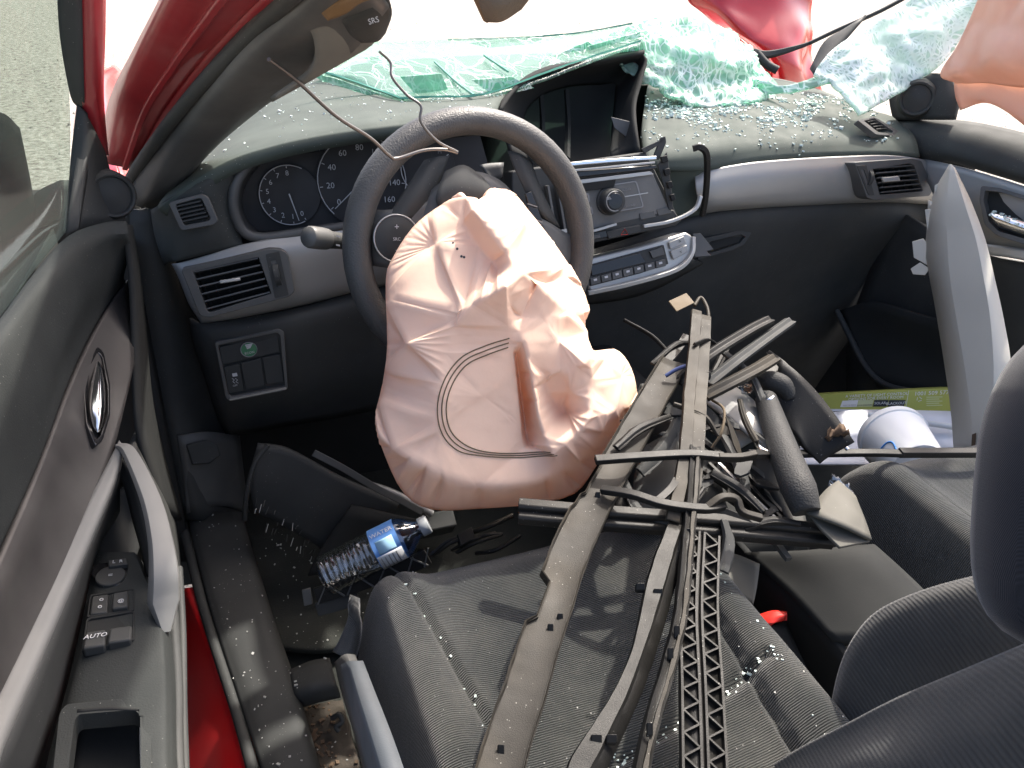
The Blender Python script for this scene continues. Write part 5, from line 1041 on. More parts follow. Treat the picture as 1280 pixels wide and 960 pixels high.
# lattice strip: two rails with a zigzag web
la = root('lattice_strip', dp([(885, 900)])[0], 'black plastic lattice strip with zigzag ribs on the seat', 'trim strip', GR)
ax_ = [(876, 668, .03), (872, 760, .026), (876, 860, .024), (880, 985, .022)]
c = cr(dp(ax_), 12)
ribbon('base', ax_, .0215, [(-1, 0), (1, 0)], M['strip2'], la, n=6)
for q in (-.020, -.003, .003, .020):
    ps_ = []
    for i, p in enumerate(c):
        t = (c[min(i+1, len(c)-1)]-c[max(i-1, 0)]).normalized(); s = t.cross(DPL[1]).normalized(); s = s if s.dot(cr_) > 0 else -s
        ps_.append(p+s*q+DPL[1]*.003)
    sweep('long_rib', ps_, [(-.0012, -.003), (.0012, -.003), (.0012, .003), (-.0012, .003)], M['strip2'], la, up=DPL[1], n=1)
L_ = len(c)-1
for k in range(13):
    for lo, hi in ((-.019, -.004), (.004, .019)):
        for z_ in (0, 1):
            u0 = (k+(.5*z_))/13; u1 = (k+.5+.5*z_)/13
            pts_ = []
            for u, q in ((u0, lo if z_ == 0 else hi), (u1, hi if z_ == 0 else lo)):
                f_ = u*L_; i = min(int(f_), L_-1); p = c[i].lerp(c[i+1], f_-i); t = (c[i+1]-c[i]).normalized(); s = t.cross(DPL[1]).normalized(); s = s if s.dot(cr_) > 0 else -s
                pts_.append(p+s*q+DPL[1]*.003)
            sweep('web_rib', pts_, [(-.0009, -.003), (.0009, -.003), (.0009, .0026), (-.0009, .0026)], M['strip2'], la, up=DPL[1], n=1)
# long thin bar across to the passenger seat
tb = root('trim_bar', P(900, 570, x=.3), 'long thin black bar lying level across to the passenger seat', 'trim bar')
pr = [(-.0055, -.004), (.0055, -.004), (.0055, .004), (-.0055, .004)]
sweep('bar', [dp([(744, 575, .045)])[0], dp([(800, 571, .05)])[0], dp([(862, 568, .055)])[0], dp([(905, 571, .055)])[0]], pr, M['strip2'], tb, up=DPL[1], n=4, bevel=.001)
sweep('joint', [dp([(898, 572, .055)])[0], dp([(925, 572, .058)])[0], dp([(945, 568, .06)])[0]], [(-.004, -.005), (.004, -.005), (.004, .005), (-.004, .005)], M['strip'], tb, up=DPL[1], n=4, bevel=.001)
sweep('bar', [dp([(938, 568, .06)])[0], P(1010, 567, x=.42), P(1090, 566, x=.53), P(1128, 567, x=.58)], pr, M['strip2'], tb, up=DPL[1], n=4, bevel=.001)
sweep('bar', [P(1124, 566, x=.575), P(1180, 566, x=.66), P(1245, 566, x=.76)], [(-.006, -.006), (.006, -.006), (.006, .006), (-.006, .006)], M['strip2'], tb, up=DPL[1], n=3, bevel=.001)
# thick channel under the strips
bc = root('channel_bar', dp([(840, 650)])[0], 'thick black double channel lying crosswise under the strips', 'trim bar')
for o, y0 in ((.012, 0), (.004, 14)):
    sweep('channel', dp([(648, 632+y0, o-.01), (740, 640+y0, o), (850, 648+y0, o), (950, 656+y0, o), (1040, 664+y0, o)]), [(-.007, -.006), (.007, -.006), (.007, .004), (.004, .007), (-.007, .007)], M['strip2'], bc, up=DPL[1], n=4, bevel=.001)
pxplate('end_cap', [(1008, 636), (1046, 655), (1088, 676), (1050, 684), (1026, 660)], DPL, .004, M['putty'], bc, .03, .001)
# hooked clip strip
hk = root('clip_strip', dp([(850, 625)])[0], 'short black clip strip with hooked end over the channels', 'trim strip')
sweep('strip', dp([(752, 612, .03), (790, 618, .046), (830, 630, .052), (880, 636, .052), (905, 632, .05)]), [(-.005, -.004), (.005, -.004), (.005, .004), (-.005, .004)], M['strip2'], hk, up=DPL[1], n=5, bevel=.001)
sweep('hook', dp([(884, 634, .052), (902, 622, .06), (920, 624, .058), (928, 640, .05), (952, 648, .046)]), [(-.004, -.004), (.004, -.004), (.004, .004), (-.004, .004)], M['strip'], hk, up=DPL[1], n=4, bevel=.001)
sweep('hook', dp([(820, 628, .05), (838, 612, .05), (845, 600, .046)]), [(-.004, -.003), (.004, -.003), (.004, .003), (-.004, .003)], M['strip2'], hk, up=DPL[1], n=3)
# pieces pointing up right towards the glovebox
for l, wdt, m_, lab in (([(846, 478, .02), (884, 444, .05), (935, 412, .06), (962, 398, .062)], .010, 'strip2', 'dark strip pointing up at the glovebox, upper of a pair'),
                       ([(884, 478, .03), (925, 446, .045), (960, 420, .05), (988, 400, .052)], .010, 'black', 'ridged black strip pointing up at the glovebox, lower of a pair'),
                       ([(880, 494, .03), (915, 476, .045), (945, 460, .05), (968, 446, .05)], .011, 'strip', 'pale dusty strip with rounded tip beside the upright handle')):
    o = sweep('trim_piece', dp(l), [(-wdt, -.003), (-wdt*.3, .004), (wdt*.3, .001), (wdt, .004), (wdt, -.004)], M[m_], None, up=DPL[1], n=5, bevel=.0008); tag(o, lab, 'trim strip', 'trim pieces in front of the glovebox')
o = sweep('trim_piece', dp([(790, 520, .0), (818, 470, .01), (845, 440, .015), (858, 420, .02)]), [(-.006, -.003), (.006, -.003), (.006, .003), (-.006, .003)], M['strip2'], None, up=DPL[1], n=5); tag(o, 'thin dark strip behind the wide dusty strip near airbag', 'trim strip', 'trim pieces in front of the glovebox')
# more torn bits of black trim heaped over the console
random.seed(21)
bits = [([(815, 455, .01), (845, 430, .02), (868, 428, .02)], .006, 'strip2'), ([(905, 440, .03), (940, 470, .03), (955, 505, .02)], .007, 'black'), ([(890, 470, .0), (905, 440, .01), (915, 420, .015)], .006, 'strip2'),
        ([(770, 560, .03), (800, 535, .035), (838, 520, .03)], .007, 'strip2'), ([(800, 590, .0), (830, 560, .01), (852, 520, .01)], .010, 'black'), ([(890, 590, .02), (925, 610, .015), (955, 640, .01)], .008, 'strip2'),
        ([(905, 545, .0), (925, 580, .0), (935, 625, .0)], .012, 'black'), ([(960, 470, .0), (985, 490, .0), (1000, 520, .0)], .010, 'black'), ([(925, 500, .03), (932, 525, .035), (946, 552, .03)], .005, 'strip'),
        ([(780, 600, .0), (800, 640, .01), (835, 655, .01)], .008, 'black'), ([(930, 660, .01), (965, 650, .02), (1000, 655, .02)], .007, 'strip2'), ([(845, 690, .02), (860, 640, .03), (880, 610, .03)], .005, 'strip2'),
        ([(960, 440, .01), (985, 460, .01), (1002, 490, .0)], .006, 'strip2'), ([(842, 505, .05), (880, 520, .05), (898, 545, .04)], .004, 'strip'), ([(905, 650, .02), (912, 680, .01), (905, 715, .0)], .009, 'black'),
        ([(780, 400, -.02), (815, 420, -.02), (840, 445, -.01)], .004, 'strip2'), ([(868, 430, .07), (884, 425, .06), (897, 432, .05)], .003, 'strip2'), ([(975, 560, .02), (988, 580, .03), (1004, 585, .02)], .004, 'scrape')]
where = ['by the airbag edge', 'under the upright handle', 'by the tan tag strip', 'across the wide dusty strip', 'beneath the wide dusty strip', 'beside the slide rails', 'behind the slide rails', 'above the brake lever', 'near the chrome latch', 'left of the long thin bar', 'below the brake lever grip', 'alongside the slim rail', 'by the ridged pair', 'across the standing strip', 'beside the grey flap', 'under the climate keys', 'hooked on the standing strip', 'on the lever grip']
for (l, wd, m_), wh in zip(bits, where):
    o = sweep('trim_fragment', dp(l), [(-wd, -.003), (-wd*.6, .003), (wd*.2, .0035), (wd*.7, .001), (wd, .003), (wd, -.003)], M[m_], None, up=(DPL[1]+V((random.uniform(-.5, .5), random.uniform(-.4, .4), 0))).normalized(), n=4, bevel=.0006, rough=.25, rad=[.8, 1, random.uniform(.5, .9)])
    tag(o, 'torn dark trim fragment '+wh, 'trim fragment', 'trim fragments heaped on the console')
# silver console surround pieces
tag(sheet('console_surround', [dp([(880, 500, -.02), (905, 520, -.01), (940, 548, -.005), (968, 575, -.01)]), dp([(900, 490, -.02), (925, 505, 0), (955, 535, .005), (985, 570, 0)]), dp([(915, 480, -.03), (942, 500, -.01), (965, 530, 0), (990, 560, -.01)])], M['silver'], None, 5, 4, .004), 'curved silver console surround under the debris', 'console trim')
tag(sheet('console_surround', [dp([(896, 500, -.04), (905, 530, -.03), (925, 560, -.03)]), dp([(912, 490, -.03), (925, 520, -.02), (945, 548, -.02)])], M['midgrey'], None, 4, 3, .003), 'pale grey curved panel left of the upright handle', 'console trim')
tag(sheet('console_surround', [dp([(1008, 640, .035), (1032, 612, .035), (1048, 600, .03)]), dp([(1050, 655, .045), (1066, 640, .04), (1062, 612, .03)]), dp([(1090, 674, .035), (1082, 650, .03), (1070, 620, .02)])], M['putty'], None, 4, 4, .004), 'cracked grey trim corner by the passenger cushion', 'console trim')
# upright grip, the torn hand brake lever
gp = root('brake_lever', dp([(1005, 640)])[0], 'black rounded brake lever grip standing up among debris', 'lever')
gpts = dp([(958, 500, .01), (968, 530, .025), (982, 570, .04), (998, 610, .045), (1008, 640, .035)])
tube('grip', gpts, .019, M['grip'], gp, 6, 16, rad=[.85, .95, 1.05, 1.15, .9])
tube('grip_head', dp([(945, 478, .0), (962, 476, .02), (978, 482, .022), (988, 498, .01)]), .014, M['grip'], gp, 6, 14, rad=[.8, 1.1, 1.1, .8])
sheet('boot', [dp([(945, 520, -.03), (975, 560, -.01), (1000, 620, .0), (1010, 660, .0)]), dp([(940, 590, -.03), (965, 620, -.01), (985, 650, .0), (995, 680, .0)])], M['black'], gp, 5, 5, .006)
tube('chrome_latch', dp([(942, 545, .015), (950, 560, .03), (962, 566, .032), (975, 564, .03), (970, 548, .03)]), .0035, M['chrome'], gp, 5, 8)
tube('chrome_latch', dp([(955, 490, .02), (960, 500, .03), (966, 496, .03)]), .003, M['chrome'], gp, 4, 8)
# black pedestal plate with dust, chrome rod
bp = root('console_plate', P(1010, 530, x=.45), 'dusty black console plate sloping behind the brake lever', 'console trim')
sheet('plate', [[P(975, 448, x=.42), P(1000, 468, x=.43), P(1030, 500, x=.45), P(1068, 552, x=.46)], [P(968, 490, x=.40), P(995, 515, x=.41), P(1015, 545, x=.42), P(1035, 572, x=.43)], [P(975, 530, x=.39), P(1000, 550, x=.40), P(1010, 565, x=.41), P(1025, 580, x=.42)]], M['strip2'], bp, 5, 4, .006)
tube('rod', [P(1010, 562, x=.44), P(1026, 556, x=.445), P(1050, 556, x=.455), P(1060, 562, x=.46)], .003, M['chrome'], bp, 5, 8)
tag(sheet('bark_piece', [[P(1028, 540, x=.44), P(1042, 532, x=.45), P(1058, 534, x=.455)], [P(1032, 545, x=.432), P(1046, 541, x=.44), P(1060, 545, x=.45)]], M['leaf'], None, 4, 3, .008, fn=lambda p: p+V((0, 0, 1))*(.012*noise.noise(p*130)+.008*noise.noise(p*320))), 'scrap of brown bark on the console plate', 'bark')
tag(sheet('plastic_bag', [[P(1040, 592, x=.47), P(1060, 605, x=.49), P(1072, 630, x=.49)], [P(1034, 610, x=.46), P(1052, 622, x=.47), P(1068, 648, x=.48)]], M['pet'], None, 6, 6, .001, fn=lambda p: p+V((0, 0, 1))*.012*noise.noise(p*120)), 'scrap of clear plastic wedged by the passenger cushion', 'plastic')
tag(sheet('plastic_bag', [[P(922, 482, x=.36), P(940, 474, x=.37)], [P(930, 495, x=.36), P(942, 490, x=.37)]], M['pet'], None, 8, 8, .001, fn=lambda p: p+V((0, 0, 1))*.012*noise.noise(p*130)), 'crumpled clear plastic behind the dusty strip', 'plastic')
# cables and dark mechanism filling the console hole
mech = root('console_mechanism', V((.34, -.22, .30)), 'dark tangle of console mechanism under the debris', 'mechanism')
for k in range(9):
    x0, y0 = random.uniform(900, 950), random.uniform(560, 640)
    sweep('link', dp([(x0-30, y0-20, -.03), (x0+10, y0+10, -.02), (x0+50, y0+60, -.015)]), [(-.004, -.003), (.004, -.003), (.004, .003), (-.004, .003)], M['strip2'] if k % 2 else M['black'], mech, up=DPL[1], n=3)
for k in range(4): sweep('slide_rail', dp([(886+k*12, 580, -.005-.004*k), (930+k*10, 622, -.005), (960+k*8, 648, -.008)]), [(-.002, -.003), (.002, -.003), (.002, .003), (-.002, .003)], M['silver' if k == 1 else 'strip2'], mech, up=DPL[1], n=3)
tube('cable', dp([(890, 500, .02), (905, 512, .03), (902, 540, .02), (890, 560, .0)]), .002, M['tan'], mech, 5, 6)
tube('cable', dp([(832, 470, .03), (845, 462, .04), (858, 457, .05)]), .003, simple('blue cable', (.04, .06, .16), .4), mech, 4, 7)
sheet('mechanism_block', [dp([(800, 560, -.05), (850, 540, -.05), (900, 580, -.05)]), dp([(790, 620, -.04), (850, 600, -.03), (905, 620, -.04)]), dp([(800, 660, -.06), (860, 660, -.06), (920, 660, -.06)])], M['black'], mech, 5, 5, .01)
# jagged shards sunk in the heap
random.seed(33)
for k in range(30):
    if k < 24: x0, y0, z0 = random.uniform(880, 965), random.uniform(455, 660), random.uniform(-.02, .03)
    else: x0, y0, z0 = random.uniform(770, 860), random.uniform(500, 640), random.uniform(-.02, .02)
    c = dp([(x0, y0, z0)])[0]; n_ = (DPL[1]+V((random.uniform(-.7, .7), random.uniform(-.7, .5), random.uniform(-.2, .4)))).normalized()
    e1 = n_.orthogonal().normalized(); e2 = n_.cross(e1); a0 = random.uniform(0, 6.3); ln = random.uniform(.014, .034); wd = random.uniform(.004, .012); N_ = random.choice((6, 7, 8))
    pp = []
    for q in range(N_):
        a = 2*math.pi*q/N_; u, v = math.cos(a)*ln*random.uniform(.7, 1.1), math.sin(a)*wd*random.uniform(.5, 1.4)
        pp.append(c+e1*(u*math.cos(a0)-v*math.sin(a0))+e2*(u*math.sin(a0)+v*math.cos(a0)))
    plate('shard', pp, random.uniform(.002, .005), M[random.choice(('strip2', 'black', 'strip2', 'strip'))], mech, .0005, n=n_)
tag(sheet('grey_flap', [[P(888, 690, z=.41), P(918, 692, z=.41), P(950, 705, z=.41)], [P(905, 720, z=.405), P(930, 725, z=.405), P(946, 735, z=.405)], [P(925, 745, z=.40), P(938, 752, z=.40), P(941, 756, z=.40)]], M['putty'], None, 4, 4, .003), 'pale grey triangular plastic flap beside the lattice strip', 'plastic')

# ================================================================== PASSENGER SIDE THINGS
# grey windscreen pillar cover fallen against the door
pc_ = root('pillar_cover', P(1220, 560, x=.93), 'long pale grey pillar cover leaning against the passenger door', 'pillar cover')
def px_(l): return [P(a, b, x=x) for a, b, x in l]
sheet('face', [px_([(1186, 206, 1.0), (1166, 244, .99), (1158, 290, .985), (1160, 335, .98), (1168, 380, .975), (1178, 440, .97), (1188, 510, .96), (1192, 562, .955)]),
               px_([(1188, 205, .995), (1184, 250, .975), (1184, 300, .965), (1188, 350, .955), (1196, 400, .95), (1206, 460, .94), (1214, 520, .935), (1214, 562, .93)]),
               px_([(1191, 207, .995), (1206, 255, .97), (1220, 300, .96), (1230, 350, .95), (1238, 400, .945), (1242, 460, .935), (1240, 520, .93), (1236, 570, .925)]),
               px_([(1194, 210, 1.0), (1214, 252, .985), (1232, 300, .975), (1244, 350, .97), (1255, 400, .965), (1264, 460, .955), (1258, 520, .95), (1250, 575, .945)])], M['midgrey'], pc_, 5, 1, .004, ang=12)
CV = pn(P(1160, 310, x=.985), (-1, -.5, .2))
for q in ([(1168, 232), (1176, 228), (1178, 262), (1168, 270)], [(1156, 262), (1170, 260), (1172, 300), (1160, 298)], [(1140, 302), (1154, 298), (1168, 318), (1160, 332), (1142, 322)], [(1138, 336), (1150, 328), (1162, 336), (1156, 344), (1141, 343)]):
    pxplate('clip_tab', q, CV, .003, M['midgrey'], pc_, 0, .001)
sheet('torn_edge', [px_([(1160, 250, .99), (1158, 290, .986), (1156, 315, .984), (1160, 335, .982)]), px_([(1170, 255, .985), (1180, 300, .975), (1186, 330, .972), (1186, 350, .97)])], M['midgrey'], pc_, 4, 3, .003)
plate('dirt_streak', px_([(1215, 543, .9295), (1220, 541, .9295), (1219, 556, .9275), (1214, 558, .9275)]), .0006, M['leaf'], pc_, 0)
# lime printed carton
LB = plane(P(1012, 494, x=.86), P(1190, 484, x=1.02), P(1190, 522, x=1.015))
bx_ = root('carton', P(1100, 510, pl=LB), 'lime green printed carton lying on white card', 'box')
front = [(1008, 494), (1192, 485), (1192, 514), (1030, 511)]
fp = [P(a, b, pl=LB) for a, b in front]
plate('front_face', fp, .05, M['lime'], bx_, .0008, n=LB[1])
pxplate('bottom_band', [(1024, 511), (1192, 514), (1192, 518), (1030, 516)], LB, .003, M['paper'], bx_, .001, .0003)
pxplate('tab_flap', [(1026, 514), (1090, 513), (1082, 523), (1034, 524)], LB, .002, M['paper'], bx_, .003, .0003)
pxplate('tab_slot', [(1041, 514), (1069, 513.6), (1068, 515), (1042, 515)], LB, .0006, M['inkb'], bx_, .0036, 0)
pxplate('print_block', [(1053, 501), (1073, 500), (1071, 508.5), (1050, 509)], LB, .0004, M['ink'], bx_, .0006, 0)
pxplate('print_block', [(1073.5, 500), (1092, 500), (1090, 508.3), (1071.5, 508.5)], LB, .0004, M['limepale'], bx_, .0006, 0)
pxplate('print_block', [(1093, 500), (1111, 500), (1108, 508.2), (1091, 508.3)], LB, .0004, M['inkb'], bx_, .0006, 0)
pxplate('print_block', [(1111.5, 500), (1132, 500), (1130, 508), (1109, 508.2)], LB, .0004, M['inkb'], bx_, .0006, 0)
for s, q, sz, m_ in (('A VARIETY OF LIGHT CONTROL', (1095, 493.8), .0085, 'ink'), ('OPTIONS FOR EVERY ROOM', (1094, 498), .0085, 'ink'), ('LIGHT FILTERING', (1062, 506.5), .0035, 'inkg'), ('ROOM DARKENING', (1081, 506.5), .0035, 'inkb'), ('SOLAR', (1100, 504), .0075, 'ink'), ('BLACKOUT', (1120, 504.2), .0075, 'ink'), ('by select', (1022, 498.5), .007, 'ink'), ('1001 509 577', (1164, 491.5), .0115, 'ink')):
    pxtext('carton_print', s, q, LB, sz, M[m_], bx_, .0012, (10, -.45), shear=.15)
for i in range(5): pxplate('print_line', [(1158, 496+i*2.6), (1178-(i % 2)*4, 495.6+i*2.6), (1178-(i % 2)*4, 496.6+i*2.6), (1158, 497+i*2.6)], LB, .0003, M['limepale'], bx_, .0006, 0)
for k in range(3):
    a = k*2.094+.5; pa = (1149+3.4*math.cos(a), 499+3.0*math.sin(a)); pb = (1149+3.4*math.cos(a+1.5), 499+3.0*math.sin(a+1.5))
    tube('recycle_mark', [P(*pa, pl=LB, off=.0008), P(*pb, pl=LB, off=.0008)], .0006, M['ink'], bx_, 1, 4)
sweep('divider', [P(1136, 488, pl=LB, off=.0007), P(1132, 511, pl=LB, off=.0007)], [(-.0004, -.0003), (.0004, -.0003), (.0004, .0003), (-.0004, .0003)], M['ink'], bx_, up=LB[1], n=1)
tag(sheet('white_card', [[P(1000, 520, x=.80), P(1080, 512, x=.90), P(1200, 514, x=1.02)], [P(1000, 560, x=.74), P(1080, 556, x=.84), P(1200, 556, x=.97)], [P(985, 580, x=.70), P(1080, 580, x=.80), P(1200, 580, x=.93)]], M['paper'], None, 4, 4, .004), 'flat white card under the lime carton', 'card')
tag(tube('white_tube', [P(1085, 518, x=.86), P(1140, 526, x=.92), P(1200, 535, x=.98)], .006, M['white'], None, 3, 12), 'white tube behind the tilted tub', 'tube')
# white tub on its side with blue marking
tub = root('white_tub', P(1130, 550, x=.82), 'white plastic tub tipped over with blue pen mark', 'tub')
a = P(1122, 570, x=.80); ax = (P(1160, 590, x=.735)-P(1115, 538, x=.80)).normalized()
cB = P(1115, 545, x=.80); cT = cB+(ax*.11); 
ring = []
e1 = (P(1160, 512, x=.81)-P(1068, 562, x=.80)); e1 = e1.normalized(); e2 = ax.cross(e1).normalized(); e1 = e2.cross(ax).normalized()
prof_ = [(.0605, .0), (.064, .0), (.064, .014), (.061, .015), (.060, .019), (.048, .115), (.046, .118), (.0, .118)]
vs = []; SEG = 40
for q, h in prof_:
    for k in range(SEG): vs.append(cB+ax*h+(e1*math.cos(2*math.pi*k/SEG)+e2*math.sin(2*math.pi*k/SEG))*q)
mk('shell', vs, gridfaces(len(prof_), SEG, wrap=True), M['white'], tub, ang=40, solid=.0015)
disc('opening', cB+ax*.004, -ax, .060, .001, M['white'], tub, 40, 0)
vd = (CAM-cB).normalized()
def onTub(px, py):
    # the tub's cone where the pixel meets it
    o = CAM; v = cf+cr_*((px-640)/F)+cu*((480-py)/F); best = None
    for i in range(400):
        p = o+v*(1.0+i*.002); h = (p-cB).dot(ax); rr = ((p-cB)-ax*h).length
        if 0 <= h <= .118 and rr <= .060-.012*(h-.019)/.096+.0015: return p
    return P(px, py, x=.8)
tube('pen_mark', [onTub(*q)-cf*.001 for q in ((1098, 566), (1103, 558), (1109, 553), (1115, 553), (1119, 560), (1120, 568))], .0016, M['blue'], tub, 4, 6)

# ================================================================== FOOTWELL
tag(sheet('floor_mat', [Z([(308, 668, .03), (350, 660, .03), (430, 650, .03), (520, 650, .03)]), Z([(318, 720, .03), (360, 715, .03), (430, 705, .03), (520, 700, .03)]), Z([(335, 780, .03), (370, 785, .03), (430, 770, .03), (520, 760, .03)]), Z([(352, 808, .03), (390, 812, .03), (440, 808, .03), (520, 800, .03)])], M['mat'], None, 5, 5, .012), 'black carpet floor mat in the driver footwell', 'floor mat')
kb = root('knee_bolster', P(400, 610, y=.08), 'torn black knee bolster panel hanging over the footwell', 'panel')
sheet('panel', [Y([(322, 555, .12), (362, 562, .11), (430, 598, .09), (500, 628, .06)]), Y([(312, 600, .10), (355, 610, .09), (420, 640, .07), (480, 660, .05)]), Y([(318, 640, .09), (350, 655, .08), (400, 685, .06), (420, 700, .05)])], M['black'], kb, 5, 5, .01)
sweep('rib_edge', Y([(392, 566, .08), (430, 586, .07), (470, 610, .06), (500, 625, .05), (528, 640, .04)]), [(-.006, -.003), (.006, -.003), (.006, .003), (-.006, .003)], M['grey'], kb, up=V((0, -1, .6)), n=4, bevel=.001)
sheet('lower_fold', [Y([(440, 632, .05), (400, 690, .03), (385, 720, .02)]), Y([(520, 650, .03), (500, 690, .02), (470, 710, .01)])], M['dark'], kb, 4, 4, .006)
fr = []; random.seed(5)
for k in range(26):
    x = random.uniform(320, 395); y = 615+(x-320)*.75+random.uniform(0, 30)
    tube('torn_fibre', [P(x, y, y=.066), P(x-random.uniform(1, 4), y+random.uniform(4, 11), y=.058)], .0007, M['inkg'] if k % 3 == 0 else M['black'], kb, 1, 4)
sweep('left_lip', Y([(335, 556, .10), (318, 580, .09), (308, 620, .08), (306, 650, .08)]), circ(.004, 6), M['black'], kb, n=4)
# brake pedal arm and pad
pedal = root('brake_pedal', P(500, 640, y=.1), 'grey metal pedal arm low behind the airbag', 'pedal')
tube('pedal_arm', Y([(462, 606, .14), (492, 616, .12), (522, 632, .10), (540, 642, .09)]), .007, M['silver'], pedal, 5, 10)
box('pedal_pad', P(545, 655, y=.10), V((.035, 0, 0)), V((0, .012, -.02)), V((0, .015, .01)), M['black'], pedal, .004)
# lattice scrap under the bottle
LS = plane(P(380, 745, z=.24), P(540, 690, z=.34), P(400, 765, z=.22))
sc_ = root('lattice_scrap', P(440, 735, z=.22), 'short black lattice scrap wedged under the water bottle', 'trim strip')
ba = [P(395, 745, z=.245), P(450, 728, z=.265), P(505, 710, z=.285), P(535, 695, z=.30)]
sweep('base', ba, [(-.012, -.004), (.012, -.004), (.012, .003), (-.012, .003)], M['strip2'], sc_, up=V((-.2, -.8, .5)), n=4, bevel=.001)
for k in range(9):
    p = cr(ba, 6); i = k*2; q = p[i]; t = (p[i+1]-p[i]).normalized(); n_ = V((-.2, -.8, .5)).normalized(); s = t.cross(n_).normalized()
    sweep('web_rib', [q+n_*.005-s*.011*(1 if k % 2 else -1), q+t*.018+n_*.005+s*.011*(1 if k % 2 else -1)], [(-.001, -.002), (.001, -.002), (.001, .002), (-.001, .002)], M['grey'], sc_, up=n_, n=1)
sweep('lower_rail', [P(396, 762, z=.225), P(430, 752, z=.235), P(446, 742, z=.24)], [(-.010, -.004), (.010, -.004), (.010, .003), (-.010, .003)], M['black'], sc_, up=V((-.2, -.8, .5)), n=4, bevel=.001)
pxplate('end_tab', [(377, 738), (388, 735), (391, 755), (380, 758)], pn(P(384, 746, z=.23), (-.2, -.8, .5)), .006, M['grey'], sc_, 0, .001)
sw2 = root('wire_tangle', P(590, 665, z=.33), 'torn wiring and clips between airbag and seat front', 'wires')
for k in range(7):
    x, y = random.uniform(560, 620), random.uniform(650, 685)
    tube('wire', [P(x-25, y+12, z=.33), P(x, y+random.uniform(-8, 8), z=.35), P(x+30, y-10, z=.345)], .002+.002*random.random(), M['strip2'] if k % 2 else M['strip'], sw2, 4, 6)
box('connector', P(582, 672, z=.35), V((.012, .004, 0)), V((0, .008, .004)), V((0, -.003, .006)), M['strip2'], sw2, .001)
# water bottle
bt = root('water_bottle', P(440, 712, z=.27), 'clear ribbed water bottle with blue and white label', 'bottle')
b0 = P(402, 722, z=.275); b1 = P(531, 657, z=.335)
axb = (b1-b0); LN = axb.length; axb.normalize()
e1 = -axb.cross(CAM-b0).normalized(); e2 = (CAM-b0); e2 = (e2-axb*e2.dot(axb)).normalized()
def turned(name, prof_, mat, par, seg=32, rip=0):
    vs = []
    for h, q in prof_:
        for k in range(seg):
            a = 2*math.pi*k/seg; vs.append(b0+axb*h*LN+(e1*math.cos(a)+e2*math.sin(a))*q*(1+rip*noise.noise(V((math.cos(a)*2, math.sin(a)*2, h*20)))))
    return mk(name, vs, gridfaces(len(prof_), seg, wrap=True)+[tuple(range(seg))], mat, par, ang=80)
pb = [(0, .012), (.01, .024), (.04, .0295)]
for i in range(9): h = .06+i*.05; pb += [(h, .0300), (h+.018, .0288), (h+.03, .0288), (h+.045, .0300)]
pb += [(.54, .0298), (.76, .0298), (.80, .0285), (.86, .022), (.92, .0135), (.95, .012), (1.0, .012)]
turned('bottle_body', pb, M['pet'], bt, 36, .05)
lab = turned('label', [(.52, .0304), (.52, .0307), (.76, .0307), (.76, .0304)], simple('blue bottle label', (.14, .32, .70), .35), bt, 36)
turned('cap', [(.955, .0135), (.96, .0142), (1.03, .0142), (1.04, .0125), (1.04, .001)], M['pet2'], bt, 28)
def onb(u, a, r=.0311): return b0+axb*u*LN+(e1*math.cos(a)+e2*math.sin(a))*r
def patch(name, u0, u1, a0, a1, mat, par, r=.0310):
    vs = []; n = 8
    for i in range(2):
        for k in range(n+1): vs.append(onb(u0+(u1-u0)*i, a0+(a1-a0)*k/n, r))
    return mk(name, vs, gridfaces(2, n+1), mat, par, solid=.0002)
# angle facing the camera is 90 degrees (e2)
patch('label_band', .525, .755, math.radians(110), math.radians(170), M['ink'], lab)
patch('label_band', .56, .72, math.radians(70), math.radians(108), simple('light blue label print', (.42, .68, .86), .4), lab)
t_ = onb(.64, math.radians(52), .0313); text('label_print', 'WATER', t_, axb, e1*math.sin(math.radians(52))-e2*math.cos(math.radians(52)), .010, M['ink'], lab)
for i in range(5): patch('label_line', .55+i*.035, .56+i*.035, math.radians(116), math.radians(160), M['inkg'], lab, .0312)

# ================================================================== GLASS
wsn = root('windshield', (.4, .7, .8), 'shattered green windscreen glass sagging onto the dashboard', 'windshield')
def crinkle(a, f):
    return lambda p: p+V((.2, -.7, .6))*(a*noise.noise(p*f)+a*.7*abs(noise.noise(p*f*2.3+V((5, 0, 0))))+a*.3*noise.noise(p*f*5))
sheet('glass_left', [Y([(395, 92, .62), (440, 100, .53), (500, 124, .37), (545, 124, .355), (590, 124, .345), (640, 113, .36), (720, 82, .41), (800, 55, .44)]),
                     Y([(430, 78, .67), (480, 80, .60), (535, 92, .50), (580, 98, .465), (630, 94, .46), (690, 78, .47), (745, 62, .49), (805, 44, .50)]),
                     Y([(455, 52, .80), (515, 50, .76), (580, 50, .70), (640, 48, .66), (690, 46, .64), (735, 40, .64), (770, 34, .64), (812, 24, .62)])], M['glassc'], wsn, 7, 7, .005, fn=crinkle(.010, 9))
for l in ([(395, 90, .615), (440, 104, .51), (490, 122, .38), (505, 127, .36)], [(500, 126, .36), (545, 124, .345), (590, 123, .335), (625, 115, .345), (670, 98, .37), (720, 80, .40), (800, 54, .43)], [(560, 52, .80), (640, 50, .74), (720, 44, .70), (790, 32, .66)], [(543, 80, .56), (570, 105, .43), (592, 122, .335)], [(605, 72, .56), (635, 92, .45)]):
    sweep('glass_edge', [p+V((0, 0, .004)) for p in Y(l)], [(-.0015, -.002), (.0015, -.002), (.0015, .002), (-.0015, .002)], M['edge'], wsn, up=V((0, -1, .5)), n=6, rough=.6)
def shard(l, y, th=.004, mat='glassg'):
    plate('glass_shard', Y([(a, b, y) for a, b in l]), th, M[mat], wsn, .0003)
